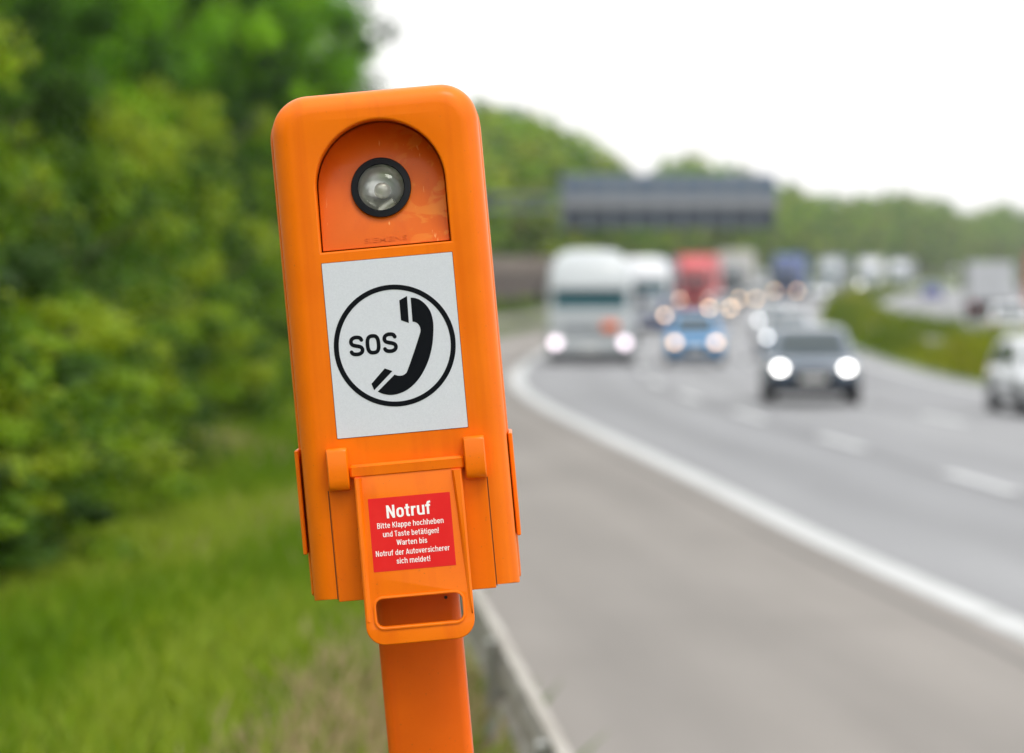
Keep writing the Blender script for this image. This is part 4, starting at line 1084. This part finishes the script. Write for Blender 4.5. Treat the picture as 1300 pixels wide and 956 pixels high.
# tufts at the shoulder edge
n = 2600; Y = 12+r.random(n)*60; t_ = np.sin(Y*1.9)+np.sin(Y*.7+1); k_ = t_ > .4; Y = Y[k_]; off = -3.75-r.random(len(Y))*.3; X = xe(Y)+off
blades('weeds', np.stack([X, Y, zr(Y)-.01], 1), .10+.22*r.random(len(Y)), .011, np.array([.10, .19, .015])*(.8+.4*r.random((len(Y), 1))), 6, 'green weeds along the edge of the hard shoulder')
# median growth
n = 90000; Y = 40+(r.random(n)**1.3)*400; off = 11.0+r.random(n)*3.1; X = xe(Y)+off
f1 = fld(X, Y, .5, 1.3)+r.normal(size=n)*.4
cols = np.where((f1 > .2)[:, None], np.array([.22, .25, .014]), np.array([.10, .15, .012])); cols = np.where((f1 > 1.25)[:, None], np.array([.30, .26, .03]), cols)*(.8+.4*r.random((n, 1)))
hh = (.30+.50*r.random(n)**2)*(.85+.45*np.sin(Y*.21)+.3*np.sin(Y*.83+off)); hh = np.maximum(hh, .15)*np.where(off < 11.4, .6, 1)
blades('median_grass', np.stack([X, Y, gz(off, Y)-.02], 1), hh, .035, cols, 8, 'tall yellow green grass and herbs on the median strip')
o_ = bpy.data.objects['median_grass']

# ------------------------------------------------------------------ haze
HAZE = True
if HAZE:
    mb = MB(); mb.box(-700, 900, -60, 1450, -4, 24)
    m = bpy.data.materials.new('haze_air'); m.use_nodes = True; nt = m.node_tree
    for nn in list(nt.nodes):
        if nn.type == 'BSDF_PRINCIPLED': nt.nodes.remove(nn)
    pv = nt.nodes.new('ShaderNodeVolumePrincipled'); pv.inputs['Density'].default_value = .00018; pv.inputs['Color'].default_value = (.93, .96, 1, 1); pv.inputs['Anisotropy'].default_value = .2
    nt.links.new(pv.outputs[0], nt.nodes['Material Output'].inputs['Volume'])
    hz = mb.build('haze', m); tag(hz, kind='stuff')

# ------------------------------------------------------------------ light
w = bpy.data.worlds.new('World'); S.world = w; w.use_nodes = True
nt = w.node_tree; bg = nt.nodes['Background']
sk = nt.nodes.new('ShaderNodeTexSky'); sk.sky_type = 'NISHITA'; sk.sun_disc = False
SE, SA = R(64), R(150)      # elevation, azimuth of the sun (from +Y clockwise)
sk.sun_elevation = SE; sk.sun_rotation = SA; sk.dust_density = 4; sk.air_density = 1.5
mx = nt.nodes.new('ShaderNodeMix'); mx.data_type = 'RGBA'; mx.inputs[0].default_value = .78
nt.links.new(sk.outputs[0], mx.inputs[6]); mx.inputs[7].default_value = (9, 9, 9, 1)
tcw = nt.nodes.new('ShaderNodeTexCoord'); sz = nt.nodes.new('ShaderNodeSeparateXYZ'); nt.links.new(tcw.outputs['Generated'], sz.inputs[0])
crw = nt.nodes.new('ShaderNodeValToRGB'); ee = crw.color_ramp.elements      # closed cloud layer, brighter towards the zenith
ee[0].position = 0; ee[0].color = (.66, .65, .64, 1); ee[1].position = 1; ee[1].color = (.98, 1, 1, 1)
x_ = ee.new(.12); x_.color = (.70, .70, .70, 1)
sc_ = nt.nodes.new('ShaderNodeVectorMath'); sc_.operation = 'SCALE'; sc_.inputs['Scale'].default_value = 16
nt.links.new(sz.outputs['Z'], crw.inputs['Fac']); nt.links.new(crw.outputs['Color'], sc_.inputs[0]); nt.links.new(sc_.outputs[0], mx.inputs[7])
nt.links.new(mx.outputs[2], bg.inputs[0]); bg.inputs[1].default_value = .10
sun = bpy.data.lights.new('sun', 'SUN'); sun.energy = .8; sun.angle = R(18); sun.color = (1, .97, .92)
so = bpy.data.objects.new('sun', sun); C.objects.link(so)
dirv = Vector((math.sin(SA)*math.cos(SE), math.cos(SA)*math.cos(SE), math.sin(SE)))
so.rotation_euler = dirv.to_track_quat('Z', 'Y').to_euler(); so.location = (0, 0, 60)

# ------------------------------------------------------------------ camera
cam = bpy.data.cameras.new('camera'); co = bpy.data.objects.new('camera', cam); C.objects.link(co); S.camera = co
co.location = (0, 0, 2.4); co.rotation_euler = (R(90), 0, 0)
cam.sensor_width = 36; cam.lens = 135; cam.shift_y = -(478-357)/1300
cam.clip_start = .1; cam.clip_end = 6000
cam.dof.use_dof = True; cam.dof.focus_distance = D-.005; cam.dof.aperture_fstop = 5.0; cam.dof.aperture_blades = 0
S.view_settings.view_transform = 'Standard'; S.view_settings.look = 'None'; S.view_settings.gamma = 1; S.view_settings.use_curve_mapping = False
S.view_settings.exposure = 0.55
S.render.film_transparent = False
S.cycles.use_denoising = True
S.cycles.max_bounces = 7; S.cycles.volume_bounces = 0; S.cycles.transparent_max_bounces = 8
S.cycles.sample_clamp_indirect = 6
